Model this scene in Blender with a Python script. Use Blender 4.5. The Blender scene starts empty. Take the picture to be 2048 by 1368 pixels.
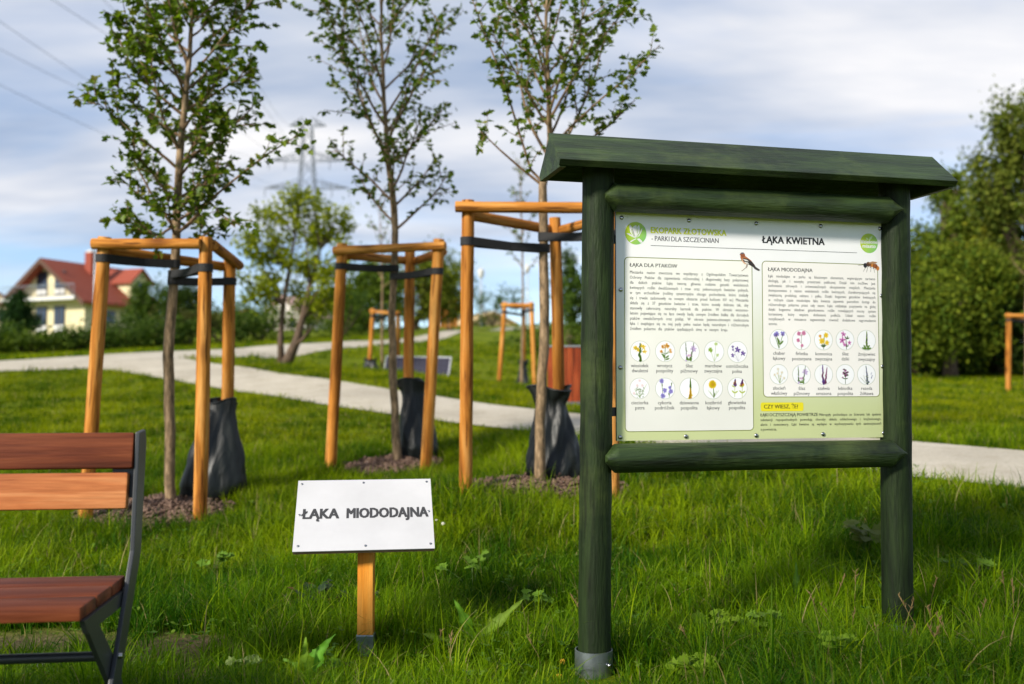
import bpy, math, random
import numpy as np
from mathutils import Matrix, Vector
R = math.radians
SC = bpy.context.scene
COL = SC.collection
rng = np.random.default_rng(7)
random.seed(7)

# ------------------------------------------------------------------ camera
FPX, CH, TP = 1991.0, 0.95, 0.043          # focal length in photo pixels, eye height, tan(pitch up)
cam_d = bpy.data.cameras.new('camera'); cam = bpy.data.objects.new('camera', cam_d); COL.objects.link(cam)
cam.location = (0, 0, CH); cam.rotation_euler = (R(90) + math.atan(TP), 0, 0)
cam_d.sensor_width = 36.0; cam_d.lens = 35.0
cam_d.clip_start = 0.05; cam_d.clip_end = 3000
cam_d.dof.use_dof = True; cam_d.dof.focus_distance = 3.42; cam_d.dof.aperture_fstop = 2.0
cam_d.dof.aperture_blades = 9
SC.camera = cam

# ------------------------------------------------------------------ sky, sun, exposure
SUN_AZ, SUN_EL = R(224), R(29)              # clockwise from +Y: behind the camera, to its left
world = bpy.data.worlds.new('World'); SC.world = world; world.use_nodes = True
def build_world():
    nt = world.node_tree; N = nt.nodes; L = nt.links; N.clear()
    out = N.new('ShaderNodeOutputWorld'); bg = N.new('ShaderNodeBackground')
    sky = N.new('ShaderNodeTexSky'); sky.sky_type = 'NISHITA'; sky.sun_disc = False
    sky.sun_elevation = SUN_EL; sky.sun_rotation = SUN_AZ
    sky.air_density = 0.8; sky.dust_density = 0.12; sky.ozone_density = 3.0
    tc = N.new('ShaderNodeTexCoord')
    sep = N.new('ShaderNodeSeparateXYZ'); L.new(tc.outputs['Generated'], sep.inputs[0])
    def math_(op, a, b=None, clamp=False):
        n = N.new('ShaderNodeMath'); n.operation = op; n.use_clamp = clamp
        for i, v in enumerate((a, b)):
            if v is None: continue
            if isinstance(v, (int, float)): n.inputs[i].default_value = v
            else: L.new(v, n.inputs[i])
        return n.outputs[0]
    zc = math_('MAXIMUM', sep.outputs['Z'], 0.0)
    den = math_('ADD', zc, 0.16)
    comb = N.new('ShaderNodeCombineXYZ')
    L.new(math_('DIVIDE', sep.outputs['X'], den), comb.inputs[0])
    L.new(math_('DIVIDE', sep.outputs['Y'], den), comb.inputs[1])
    mp = N.new('ShaderNodeMapping'); L.new(comb.outputs[0], mp.inputs[0])
    mp.inputs['Location'].default_value = CLOUD_AT; mp.inputs['Rotation'].default_value = (0, 0, R(28))
    mp.inputs['Scale'].default_value = (0.55, 1.25, 1)
    nz = N.new('ShaderNodeTexNoise'); nz.inputs['Scale'].default_value = 0.85; nz.inputs['Detail'].default_value = 7
    nz.inputs['Roughness'].default_value = 0.52; nz.inputs['Distortion'].default_value = 0.5
    L.new(mp.outputs[0], nz.inputs['Vector'])
    ramp = N.new('ShaderNodeValToRGB'); L.new(nz.outputs['Fac'], ramp.inputs[0])
    ramp.color_ramp.elements[0].position = 0.34; ramp.color_ramp.elements[0].color = (0.12, 0.12, 0.12, 1)
    ramp.color_ramp.elements[1].position = 0.56; ramp.color_ramp.elements[1].color = (0.97, 0.97, 0.97, 1)
    nz2 = N.new('ShaderNodeTexNoise'); nz2.inputs['Scale'].default_value = 1.7; nz2.inputs['Detail'].default_value = 5
    L.new(mp.outputs[0], nz2.inputs['Vector'])
    cr = N.new('ShaderNodeValToRGB'); L.new(nz2.outputs['Fac'], cr.inputs[0])
    cr.color_ramp.elements[0].position = 0.3; cr.color_ramp.elements[0].color = CLOUD_DARK
    cr.color_ramp.elements[1].position = 0.68; cr.color_ramp.elements[1].color = CLOUD_LIGHT
    mix = N.new('ShaderNodeMix'); mix.data_type = 'RGBA'
    mr = N.new('ShaderNodeMapRange'); mr.interpolation_type = 'SMOOTHSTEP'; L.new(sep.outputs['Z'], mr.inputs['Value'])
    for k_, v_ in (('From Min', .06), ('From Max', .17), ('To Min', .22), ('To Max', 1.0)): mr.inputs[k_].default_value = v_
    L.new(math_('MULTIPLY', ramp.outputs[0], mr.outputs[0]), mix.inputs['Factor']); L.new(sky.outputs[0], mix.inputs['A']); L.new(cr.outputs[0], mix.inputs['B'])
    L.new(mix.outputs['Result'], bg.inputs[0]); bg.inputs[1].default_value = 0.10
    L.new(bg.outputs[0], out.inputs[0])
CLOUD_DARK = (1.8, 2.4, 3.5, 1); CLOUD_LIGHT = (5.6, 5.5, 5.5, 1); CLOUD_AT = (9.2, 8.8, 0)
build_world()
sun_d = bpy.data.lights.new('sun', 'SUN'); sun = bpy.data.objects.new('sun', sun_d); COL.objects.link(sun)
sun_d.energy = 3.5; sun_d.angle = R(8.0); sun_d.color = (1.0, 0.93, 0.82)
_sd = Vector((math.sin(SUN_AZ) * math.cos(SUN_EL), math.cos(SUN_AZ) * math.cos(SUN_EL), math.sin(SUN_EL)))
sun.rotation_euler = _sd.to_track_quat('Z', 'Y').to_euler()
SC.view_settings.view_transform = 'Standard'; SC.view_settings.look = 'None'
SC.view_settings.exposure = 0.9; SC.view_settings.gamma = 1.0
SC.view_settings.use_curve_mapping = False

# ------------------------------------------------------------------ helpers
_c = 1 / math.sqrt(1 + TP * TP); _s = TP * _c
EYE = np.array([0, 0, CH])
def ray(px, py):
    a = (px - 1024) / FPX; b = -(py - 684) / FPX
    return np.array([a, _c - b * _s, _s + b * _c])
def P(px, py, z):                           # photo pixel + distance along the view axis -> point
    return EYE + ray(px, py) * z
def V3(p): return Vector((float(p[0]), float(p[1]), float(p[2])))

def tag(o, label=None, cat=None, group=None, kind=None):
    if label: o['label'] = label
    if cat: o['category'] = cat
    if group: o['group'] = group
    if kind: o['kind'] = kind
    return o
def thing(name, label, cat, loc=(0, 0, 0), group=None, rz=0.0):
    o = bpy.data.objects.new(name, None); COL.objects.link(o); o.empty_display_size = 0.1
    o.location = V3(loc); o.rotation_euler = (0, 0, rz)
    o['inv'] = 0; del o['inv']
    return tag(o, label, cat, group)
def wmat(p):
    if p is None: return Matrix.Identity(4)
    m = p.matrix_basis.copy()
    if p.parent: m = wmat(p.parent) @ p.matrix_parent_inverse @ m
    return m
def link(o, parent=None):
    """object keeps the world placement written in its own transform"""
    COL.objects.link(o)
    if parent is not None:
        o.parent = parent; o.matrix_parent_inverse = wmat(parent).inverted()
    return o
class MB:
    def __init__(self): self.v = []; self.f = []
    def add(self, vs, fs):
        b = len(self.v); self.v += [tuple(map(float, x)) for x in vs]; self.f += [tuple(i + b for i in f) for f in fs]; return self
    def box(self, c, s, m=None):
        x, y, z = s[0] / 2, s[1] / 2, s[2] / 2
        vs = [Vector((sx * x, sy * y, sz * z)) for sz in (-1, 1) for sx, sy in ((-1, -1), (1, -1), (1, 1), (-1, 1))]
        if m is not None: vs = [m @ v for v in vs]
        vs = [v + Vector(c) for v in vs]
        return self.add(vs, [(3, 2, 1, 0), (4, 5, 6, 7), (0, 1, 5, 4), (1, 2, 6, 5), (2, 3, 7, 6), (3, 0, 4, 7)])
    def tube(self, pts, rad, n=8, caps=True):
        pts = [Vector(map(float, p)) for p in pts]; k = len(pts)
        vs = []; fs = []; up = None
        for i, p in enumerate(pts):
            d = (pts[min(i + 1, k - 1)] - pts[max(i - 1, 0)]).normalized()
            if up is None:
                up = d.orthogonal().normalized()
            up = (up - d * up.dot(d)).normalized(); sd = d.cross(up)
            r = rad[i] if hasattr(rad, '__len__') else rad
            for j in range(n):
                a = 2 * math.pi * j / n
                vs.append(p + up * (math.cos(a) * r) + sd * (math.sin(a) * r))
        for i in range(k - 1):
            for j in range(n):
                fs.append((i * n + j, i * n + (j + 1) % n, (i + 1) * n + (j + 1) % n, (i + 1) * n + j))
        if caps:
            fs.append(tuple(range(n - 1, -1, -1))); fs.append(tuple((k - 1) * n + j for j in range(n)))
        return self.add(vs, fs)
    def prism(self, poly, axis_pts):        # poly: list of 3-D points, axis_pts: extrusion vector
        e = Vector(axis_pts); n = len(poly); a = [Vector(p) for p in poly]
        vs = a + [p + e for p in a]
        fs = [tuple(range(n - 1, -1, -1)), tuple(range(n, 2 * n))] + [(i, (i + 1) % n, n + (i + 1) % n, n + i) for i in range(n)]
        return self.add(vs, fs)
    def build(self, name, mat, parent=None, smooth=False, bevel=0.0, loc=None, m=None, auto=False):
        me = bpy.data.meshes.new(name); me.from_pydata(self.v, [], self.f); me.update()
        import bmesh
        b = bmesh.new(); b.from_mesh(me); bmesh.ops.recalc_face_normals(b, faces=b.faces)
        if bevel > 0:
            es = [e for e in b.edges if len(e.link_faces) == 2 and e.calc_face_angle(0) > 0.5]
            bmesh.ops.bevel(b, geom=es, offset=bevel, segments=2, affect='EDGES', profile=0.6)
        b.to_mesh(me); b.free()
        if smooth:
            me.polygons.foreach_set('use_smooth', [True] * len(me.polygons))
            if auto: me.set_sharp_from_angle(angle=R(40))
        if mat: me.materials.append(mat)
        o = bpy.data.objects.new(name, me)
        if m is not None: o.matrix_basis = m
        elif loc is not None: o.location = V3(loc)
        return link(o, parent)
def np_mesh(name, V, loops, totals, mat, parent=None, col=None, smooth=True, loc=None):
    me = bpy.data.meshes.new(name)
    V = np.asarray(V, np.float32).reshape(-1, 3); loops = np.asarray(loops, np.int32).ravel(); totals = np.asarray(totals, np.int32)
    me.vertices.add(len(V)); me.vertices.foreach_set('co', V.ravel())
    me.loops.add(len(loops)); me.loops.foreach_set('vertex_index', loops)
    me.polygons.add(len(totals)); st = np.concatenate([[0], np.cumsum(totals)[:-1]]).astype(np.int32)
    me.polygons.foreach_set('loop_start', st)
    if smooth: me.polygons.foreach_set('use_smooth', np.ones(len(totals), bool))
    me.update(calc_edges=True)
    if col is not None:
        a = me.color_attributes.new('Col', 'FLOAT_COLOR', 'POINT')
        c = np.ones((len(V), 4), np.float32); c[:, :3] = col; a.data.foreach_set('color', c.ravel())
    if mat: me.materials.append(mat)
    o = bpy.data.objects.new(name, me)
    if loc is not None: o.location = V3(loc)
    return link(o, parent)
def srgb(r, g, b):
    f = lambda c: (c / 255 / 12.92) if c / 255 <= 0.04045 else ((c / 255 + 0.055) / 1.055) ** 2.4
    return (f(r), f(g), f(b))

# ------------------------------------------------------------------ materials
def new_mat(name):
    m = bpy.data.materials.new(name); m.use_nodes = True
    nt = m.node_tree; b = nt.nodes['Principled BSDF']
    return m, nt, b
def nd(nt, t, **kw):
    n = nt.nodes.new(t)
    for k, v in kw.items():
        if k in n.inputs: n.inputs[k].default_value = v
        else: setattr(n, k, v)
    return n
def ramp(nt, fac, stops):
    r = nt.nodes.new('ShaderNodeValToRGB'); e = r.color_ramp.elements
    while len(e) < len(stops): e.new(0.5)
    for i, (p, c) in enumerate(stops):
        e[i].position = p; e[i].color = (c[0], c[1], c[2], 1)
    nt.links.new(fac, r.inputs[0]); return r.outputs[0]
def mixc(nt, fac, a, b, mode='MIX'):
    n = nt.nodes.new('ShaderNodeMix'); n.data_type = 'RGBA'; n.blend_type = mode
    for k, v in (('Factor', fac), ('A', a), ('B', b)):
        s = [i for i in n.inputs if i.name == k and (i.type == ('VALUE' if k == 'Factor' else 'RGBA'))][0]
        if isinstance(v, (int, float)): s.default_value = v
        elif isinstance(v, tuple): s.default_value = (*v[:3], 1)
        else: nt.links.new(v, s)
    return [o for o in n.outputs if o.type == 'RGBA'][0]
def coords(nt, scale=(1, 1, 1), rand=True, kind='Object'):
    tc = nt.nodes.new('ShaderNodeTexCoord'); mp = nt.nodes.new('ShaderNodeMapping'); mp.inputs['Scale'].default_value = scale
    nt.links.new(tc.outputs[kind], mp.inputs[0])
    if rand:
        oi = nt.nodes.new('ShaderNodeObjectInfo'); ml = nt.nodes.new('ShaderNodeVectorMath'); ml.operation = 'MULTIPLY'
        cb = nt.nodes.new('ShaderNodeCombineXYZ')
        for i in range(3): nt.links.new(oi.outputs['Random'], cb.inputs[i])
        nt.links.new(cb.outputs[0], ml.inputs[0]); ml.inputs[1].default_value = (31, 17, 47)
        nt.links.new(ml.outputs[0], mp.inputs['Location'])
    return mp.outputs[0]
def bump(nt, b, h, strength=0.3, dist=0.01):
    n = nt.nodes.new('ShaderNodeBump'); n.inputs['Strength'].default_value = strength; n.inputs['Distance'].default_value = dist
    nt.links.new(h, n.inputs['Height']); nt.links.new(n.outputs[0], b.inputs['Normal'])
def wood(name, cols, rough=0.55, along='Z', grain=9.0, knots=True, coat=0.0, bumps=0.35, tone=0.25, cracks=0.0):
    m, nt, b = new_mat(name); L = nt.links
    st = {'X': (0.6, grain, grain), 'Y': (grain, 0.6, grain), 'Z': (grain, grain, 0.6)}[along]
    v = coords(nt, st)
    n1 = nd(nt, 'ShaderNodeTexNoise', Scale=2.2, Detail=5.0, Roughness=0.6, Distortion=0.7); L.new(v, n1.inputs['Vector'])
    c = ramp(nt, n1.outputs['Fac'], [(0.32, cols[0]), (0.5, cols[1]), (0.68, cols[2])])
    v2 = coords(nt, tuple(s * 5 for s in st))
    n2 = nd(nt, 'ShaderNodeTexNoise', Scale=3.0, Detail=3.0); L.new(v2, n2.inputs['Vector'])
    c = mixc(nt, 0.45, c, ramp(nt, n2.outputs['Fac'], [(0.3, (0.55, 0.5, 0.45)), (0.65, (1.1, 1.1, 1.1))]), 'MULTIPLY')
    if knots:
        sk = {'X': (2.2, 7, 7), 'Y': (7, 2.2, 7), 'Z': (7, 7, 2.2)}[along]
        vo = nd(nt, 'ShaderNodeTexVoronoi', Scale=1.0, Randomness=1.0); L.new(coords(nt, sk), vo.inputs['Vector'])
        k = ramp(nt, vo.outputs['Distance'], [(0.05, (0.28, 0.2, 0.16)), (0.17, (0.75, 0.7, 0.62)), (0.24, (1, 1, 1))])
        c = mixc(nt, 0.9, c, k, 'MULTIPLY')
    n4 = nd(nt, 'ShaderNodeTexNoise', Scale=2.6, Detail=2.0); L.new(coords(nt, tuple(s * 2.6 if s > 1 else s * 1.6 for s in st)), n4.inputs['Vector'])
    c = mixc(nt, cracks, c, ramp(nt, n4.outputs['Fac'], [(0.36, (.16, .11, .07)), (0.395, (1, 1, 1))]), 'MULTIPLY')
    oi = nt.nodes.new('ShaderNodeObjectInfo')
    c = mixc(nt, tone, c, ramp(nt, oi.outputs['Random'], [(0.0, (0.7, 0.62, 0.55)), (1.0, (1.15, 1.15, 1.15))]), 'MULTIPLY')
    L.new(c, b.inputs['Base Color']); b.inputs['Roughness'].default_value = rough
    b.inputs['Specular IOR Level'].default_value = 0.18
    if coat: b.inputs['Coat Weight'].default_value = coat; b.inputs['Coat Roughness'].default_value = 0.25
    bump(nt, b, n2.outputs['Fac'], bumps, 0.004)
    return m
def plain(name, col, rough=0.5, metal=0.0, var=0.12, scale=20.0, bumps=0.0, spec=0.5):
    m, nt, b = new_mat(name)
    n = nd(nt, 'ShaderNodeTexNoise', Scale=scale, Detail=4.0, Roughness=0.6); nt.links.new(coords(nt), n.inputs['Vector'])
    lo = tuple(x * (1 - var * 1.6) for x in col); hi = tuple(min(1, x * (1 + var)) for x in col)
    nt.links.new(ramp(nt, n.outputs['Fac'], [(0.3, lo), (0.7, hi)]), b.inputs['Base Color'])
    b.inputs['Roughness'].default_value = rough; b.inputs['Metallic'].default_value = metal
    b.inputs['Specular IOR Level'].default_value = spec
    if bumps: bump(nt, b, n.outputs['Fac'], bumps, 0.01)
    return m
def leafy(name, transl=0.35, rough=0.5, spec=0.3, use_attr=True, col=None):
    m = bpy.data.materials.new(name); m.use_nodes = True; nt = m.node_tree; nt.nodes.remove(nt.nodes['Principled BSDF'])
    out = [n for n in nt.nodes if n.type == 'OUTPUT_MATERIAL'][0]
    b = nt.nodes.new('ShaderNodeBsdfPrincipled'); t = nt.nodes.new('ShaderNodeBsdfTranslucent'); mx = nt.nodes.new('ShaderNodeMixShader')
    a = nt.nodes.new('ShaderNodeAttribute'); a.attribute_name = 'Col'
    c = a.outputs['Color']
    nt.links.new(c, b.inputs['Base Color']); b.inputs['Roughness'].default_value = rough; b.inputs['Specular IOR Level'].default_value = spec
    tcol = mixc(nt, 1.0, c, (1.05, 1.25, 0.3), 'MULTIPLY'); nt.links.new(tcol, t.inputs['Color'])
    mx.inputs[0].default_value = transl
    nt.links.new(b.outputs[0], mx.inputs[1]); nt.links.new(t.outputs[0], mx.inputs[2]); nt.links.new(mx.outputs[0], out.inputs['Surface'])
    return m
M = {}
M['stake'] = wood('stake_pine', [srgb(124, 72, 20), srgb(186, 122, 48), srgb(210, 156, 86)], 0.75, grain=8.0, bumps=0.8, tone=0.55, cracks=0.75)
M['post_orange'] = wood('sign_post_pine', [srgb(190, 110, 30), srgb(214, 138, 46), srgb(226, 160, 72)], 0.5, grain=9.0, knots=False)
M['green_wood'] = None
M['bench_red'] = wood('bench_hardwood', [srgb(60, 25, 12), srgb(102, 48, 25), srgb(130, 70, 40)], 0.62, 'X', 10.0, False, 0.05, 0.3, 0.2)
M['bench_light'] = wood('bench_hardwood_light', [srgb(136, 70, 36), srgb(184, 112, 64), srgb(204, 138, 88)], 0.5, 'X', 10.0, False, 0.05, 0.2, 0.1)
M['bench_steel'] = plain('bench_steel', srgb(44, 47, 50), 0.42, 0.0, 0.08, 60.0)
M['galv'] = plain('galvanised_steel', srgb(150, 158, 164), 0.38, 0.85, 0.25, 14.0)
M['screw'] = plain('screw_steel', srgb(170, 170, 172), 0.22, 1.0, 0.1)
M['strap'] = plain('black_strap', srgb(24, 24, 26), 0.75, 0.0, 0.2, 120.0, 0.4)
M['white_plate'] = plain('white_plate', srgb(186, 186, 188), 0.35, 0.0, 0.05, 5.0)
M['plate_edge'] = plain('plate_core', srgb(110, 92, 70), 0.7)
M['leaf'] = leafy('tree_leaf', 0.42, 0.45, 0.25)
M['bgleaf'] = leafy('bush_leaf', 0.3, 0.6, 0.08)
M['grass'] = leafy('grass_blade', 0.4, 0.55, 0.08)
M['weed'] = leafy('weed_leaf', 0.35, 0.6, 0.15)
def bark_mat(name, cols, sc=(14, 14, 4)):
    m, nt, b = new_mat(name)
    n = nd(nt, 'ShaderNodeTexNoise', Scale=3.0, Detail=6.0, Roughness=0.65); nt.links.new(coords(nt, sc), n.inputs['Vector'])
    nt.links.new(ramp(nt, n.outputs['Fac'], [(0.33, cols[0]), (0.5, cols[1]), (0.66, cols[2])]), b.inputs['Base Color'])
    b.inputs['Roughness'].default_value = 0.8; bump(nt, b, n.outputs['Fac'], 0.6, 0.01); return m
M['bark'] = bark_mat('young_bark', [srgb(70, 58, 40), srgb(120, 98, 70), srgb(156, 132, 102)])
M['twig'] = bark_mat('twig_bark', [srgb(78, 62, 44), srgb(112, 88, 62), srgb(140, 112, 84)])
M['dark_bark'] = bark_mat('dark_bark', [srgb(48, 38, 30), srgb(84, 66, 50), srgb(110, 88, 70)])
def bag_mat():
    m, nt, b = new_mat('watering_bag_pvc')
    n = nd(nt, 'ShaderNodeTexNoise', Scale=9.0, Detail=4.0); nt.links.new(coords(nt), n.inputs['Vector'])
    nt.links.new(ramp(nt, n.outputs['Fac'], [(0.3, srgb(11, 15, 14)), (0.7, srgb(22, 28, 27))]), b.inputs['Base Color'])
    b.inputs['Roughness'].default_value = 0.48; b.inputs['Specular IOR Level'].default_value = 0.4
    n5 = nd(nt, 'ShaderNodeTexNoise', Scale=6.0, Detail=1.0, Distortion=1.2); nt.links.new(coords(nt, (1.3, 1.3, .55)), n5.inputs['Vector'])
    bump(nt, b, ramp(nt, n5.outputs['Fac'], [(0.38, (0, 0, 0)), (0.5, (1, 1, 1)), (0.62, (.1, .1, .1))]), 0.12, 0.02); return m
M['bag'] = bag_mat()
def green_wood(name='green_stained_wood', along='Z', rough=.6, spec=.2, gain=1.0):
    m, nt, b = new_mat(name); L = nt.links
    st = {'X': (1.1, 8, 8), 'Z': (8, 8, 1.1)}[along]
    n1 = nd(nt, 'ShaderNodeTexNoise', Scale=2.0, Detail=6.0, Roughness=0.62, Distortion=0.5); L.new(coords(nt, st), n1.inputs['Vector'])
    c = ramp(nt, n1.outputs['Fac'], [(0.3, srgb(13, 20, 8)), (0.48, srgb(26, 39, 17)), (0.7, srgb(44, 60, 27))])
    n2 = nd(nt, 'ShaderNodeTexNoise', Scale=3.2, Detail=5.0, Roughness=0.7); L.new(coords(nt), n2.inputs['Vector'])
    c = mixc(nt, ramp(nt, n2.outputs['Fac'], [(0.52, (0, 0, 0)), (0.78, (0.7, 0.7, 0.7))]), c, srgb(68, 80, 38))
    n6 = nd(nt, 'ShaderNodeTexNoise', Scale=2.4, Detail=2.5); L.new(coords(nt, tuple(s * 4 if s > 2 else s * 1.5 for s in st)), n6.inputs['Vector'])
    c = mixc(nt, 0.85, c, ramp(nt, n6.outputs['Fac'], [(0.33, (.45, .45, .4)), (0.4, (.85, .85, .82)), (0.62, (1, 1, 1)), (0.72, (1.3, 1.28, 1.1))]), 'MULTIPLY')
    vo = nd(nt, 'ShaderNodeTexVoronoi', Scale=1.0); L.new(coords(nt, {'X': (2.0, 8, 8), 'Z': (8, 8, 2.0)}[along]), vo.inputs['Vector'])
    c = mixc(nt, 0.8, c, ramp(nt, vo.outputs['Distance'], [(0.04, (0.35, 0.32, 0.25)), (0.13, (0.8, 0.8, 0.7)), (0.2, (1, 1, 1))]), 'MULTIPLY')
    c = mixc(nt, 1.0, c, (gain, gain, gain * .95), 'MULTIPLY')
    L.new(c, b.inputs['Base Color']); b.inputs['Roughness'].default_value = rough; b.inputs['Specular IOR Level'].default_value = spec
    n3 = nd(nt, 'ShaderNodeTexNoise', Scale=4.0, Detail=4.0); L.new(coords(nt, tuple(s * 4 for s in st)), n3.inputs['Vector'])
    bump(nt, b, n3.outputs['Fac'], 0.7, 0.005); return m
M['green_wood'] = green_wood(); M['green_plank'] = green_wood('green_stained_plank', 'X', .5, .4, 1.45)
# ------------------------------------------------------------------ terrain
M_NEAR = [(-420, 775, 15), (-200, 756, 15.6), (0, 744, 16), (185, 737, 16.5), (290, 752, 15.2), (345, 762, 14.5), (480, 785, 13), (640, 810, 11.3),
          (875, 843, 9.8), (1065, 864, 8.8), (1155, 877, 8.3), (1500, 917, 7.0), (1820, 958, 6.0), (2048, 980, 5.6), (2500, 1030, 4.9), (3100, 1110, 4.2)]
M_FAR = [(-420, 738, 18.4), (-200, 730, 18.7), (0, 723, 19), (185, 712, 19.9), (300, 708, 19.6), (371, 718, 17.5), (490, 735, 15.6), (640, 758, 13.5),
         (875, 794, 11.9), (1065, 820, 10.7), (1155, 830, 10.2), (1500, 858, 8.9), (1820, 886, 7.7), (2048, 905, 7.2), (2500, 945, 6.4), (3100, 1000, 5.7)]
F_NEAR = [(300, 722, 17.6), (371, 718, 17.8), (490, 713, 20), (640, 700, 23.5), (700, 697, 24.5), (880, 680, 33), (1000, 662, 50), (1150, 652, 72)]
F_FAR = [(185, 711, 20.2), (345, 703, 21.5), (480, 697, 23.5), (640, 686, 27), (700, 683, 28), (880, 664, 37), (1000, 656, 56), (1150, 648, 80)]
ctrl = [P(*q) for q in M_NEAR[1:-1] + M_FAR[1:-1] + F_NEAR[1:] + F_FAR[1:]]
ctrl += [P(*q) for q in [(172, 1045, 6.2), (400, 1050, 6.2), (445, 985, 6.9), (662, 942, 7.74), (852, 948, 7.5), (931, 992, 5.95), (1225, 1005, 5.9),
                         (1000, 778, 20), (1068, 784, 19.5), (740, 756, 21.5), (795, 764, 20.5), (830, 758, 19), (565, 737, 18.5), (1130, 808, 12.6),
                         (1900, 765, 22), (2018, 785, 19), (1850, 800, 14), (200, 860, 10), (60, 900, 9), (100, 708, 26), (400, 690, 32), (1100, 700, 33), (1250, 690, 36)]]
ctrl += [np.array(q, float) for q in [(-1.0, 2.3, 0), (-2.5, 2.5, 0), (0, 0, 0), (-4, 0, -.05), (4, 0, .1), (0, -6, -.1), (-.5, 3.6, 0), (.27, 3.3, 0.005), (1.38, 3.6, .07), (-2.0, 4.2, 0.0),
        (-5, 4.5, -.02), (2.6, 3.6, .15), (0.0, 4.6, .1), (-16, -12, -.3), (16, -12, .1), (-30, 10, .5), (30, 8, .6), (-26, 30, 1.9), (28, 30, 1.1), (-60, 60, 3.2), (60, 60, 2.2),
        (-40, 85, 3.8), (0, 110, 5.0), (70, 120, 3.5), (-120, 130, 4.5), (-60, 200, 5.5), (60, 220, 5), (-250, 60, 3), (250, 60, 2), (-300, 400, 7), (0, 500, 8), (300, 400, 7), (-200, -200, -1), (200, -200, -1)]]
ctrl = np.array(ctrl)
def _k(r2): return 0.5 * r2 * np.log(r2 + 1e-9)
def tps_fit(C, lam=0.02):
    n = len(C); D = ((C[:, None, :2] - C[None, :, :2]) ** 2).sum(-1)
    A = np.zeros((n + 3, n + 3)); A[:n, :n] = _k(D) + lam * np.eye(n) * np.maximum(1, np.abs(C[:, 1]) * .3)
    Pm = np.c_[np.ones(n), C[:, :2]]; A[:n, n:] = Pm; A[n:, :n] = Pm.T
    return np.linalg.solve(A, np.r_[C[:, 2], 0, 0, 0])
_w = tps_fit(ctrl)
def ground(x, y):
    x = np.asarray(x, float); y = np.asarray(y, float); sh = x.shape; x = x.ravel(); y = y.ravel(); out = np.empty_like(x)
    for i in range(0, len(x), 40000):
        xs, ys = x[i:i + 40000], y[i:i + 40000]
        D = (xs[:, None] - ctrl[None, :, 0]) ** 2 + (ys[:, None] - ctrl[None, :, 1]) ** 2
        out[i:i + 40000] = _k(D) @ _w[:-3] + _w[-3] + _w[-2] * xs + _w[-1] * ys
    return out.reshape(sh)
def gz(x, y): return float(ground(np.array([x]), np.array([y]))[0])
def on_ground(px, py, z0=3.0, z1=150.0):    # where the sight line of a photo pixel meets the ground
    z = np.concatenate([np.arange(z0, 30, .02), np.arange(30, z1, .2)]); p = EYE[None] + ray(px, py)[None] * z[:, None]
    d = p[:, 2] - ground(p[:, 0], p[:, 1]); i = np.argmax(d < 0)
    return p[i]

# axis spacing: fine near the camera, wide far off
def axis(lim, fine, step, g):
    a = list(np.arange(0, fine, step)); s = step
    while a[-1] < lim: s *= g; a.append(a[-1] + s)
    return np.array(a)
ax = axis(900, 9, .22, 1.13); XS = np.concatenate([-ax[:0:-1], ax])
ay = axis(1200, 22, .22, 1.13); YS = np.concatenate([-axis(300, 2, .3, 1.4)[:0:-1], ay])
GX, GY = np.meshgrid(XS, YS); GZ = ground(GX, GY)
far = np.clip((np.hypot(GX, GY) - 350) / 300, 0, 1); GZ = GZ * (1 - far) + 7.0 * far
nx, ny = len(XS), len(YS)
ii = (np.arange(ny - 1)[:, None] * nx + np.arange(nx - 1)[None]).ravel()
SOIL = [(*on_ground(345, 1300)[:2], .26, .2), (*on_ground(330, 1362)[:2], .26, .10), (*on_ground(60, 1290)[:2], .42, .20), (*on_ground(120, 1190)[:2], .25, .08), (*on_ground(930, 1185)[:2], .07, .04)]
def soil_w(x, y):
    w = np.zeros_like(np.asarray(x, float))
    for cx, cy, a, b in SOIL:
        d = np.hypot((x - cx) / a, (y - cy) / b) + .25 * np.sin(x * 31 + y * 17) + .2 * np.sin(y * 43 - x * 23)
        w = np.maximum(w, np.clip(1.5 - d, 0, 1))
    return w
def ground_mat():
    m, nt, b = new_mat('lawn_ground'); L = nt.links
    tc = nt.nodes.new('ShaderNodeTexCoord')
    n1 = nd(nt, 'ShaderNodeTexNoise', Scale=0.5, Detail=6.0, Roughness=0.65); L.new(tc.outputs['Object'], n1.inputs['Vector'])
    n2 = nd(nt, 'ShaderNodeTexNoise', Scale=26.0, Detail=5.0, Roughness=0.7); L.new(tc.outputs['Object'], n2.inputs['Vector'])
    g = ramp(nt, n1.outputs['Fac'], [(0.3, (.08, .12, .002)), (0.55, (.14, .185, .003)), (0.75, (.19, .22, .006))])
    g = mixc(nt, 0.7, g, ramp(nt, n2.outputs['Fac'], [(0.3, (.45, .45, .4)), (0.7, (1.2, 1.2, 1.1))]), 'MULTIPLY')
    a = nt.nodes.new('ShaderNodeAttribute'); a.attribute_name = 'Col'
    s = ramp(nt, n2.outputs['Fac'], [(0.3, srgb(58, 48, 36)), (0.6, srgb(104, 90, 70)), (0.75, srgb(134, 118, 96))])
    L.new(mixc(nt, a.outputs['Fac'], g, s), b.inputs['Base Color']); b.inputs['Roughness'].default_value = 0.9
    b.inputs['Specular IOR Level'].default_value = 0.1
    bump(nt, b, n2.outputs['Fac'], 0.8, 0.03); return m
M['ground'] = ground_mat()
sw = soil_w(GX, GY).ravel()
go = np_mesh('ground', np.c_[GX.ravel(), GY.ravel(), GZ.ravel()], np.c_[ii, ii + 1, ii + nx + 1, ii + nx].ravel(), np.full(len(ii), 4), M['ground'], col=np.repeat(sw[:, None], 3, 1))
tag(go, 'green grassy lawn rising gently towards the back', 'lawn', kind='structure')

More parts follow.
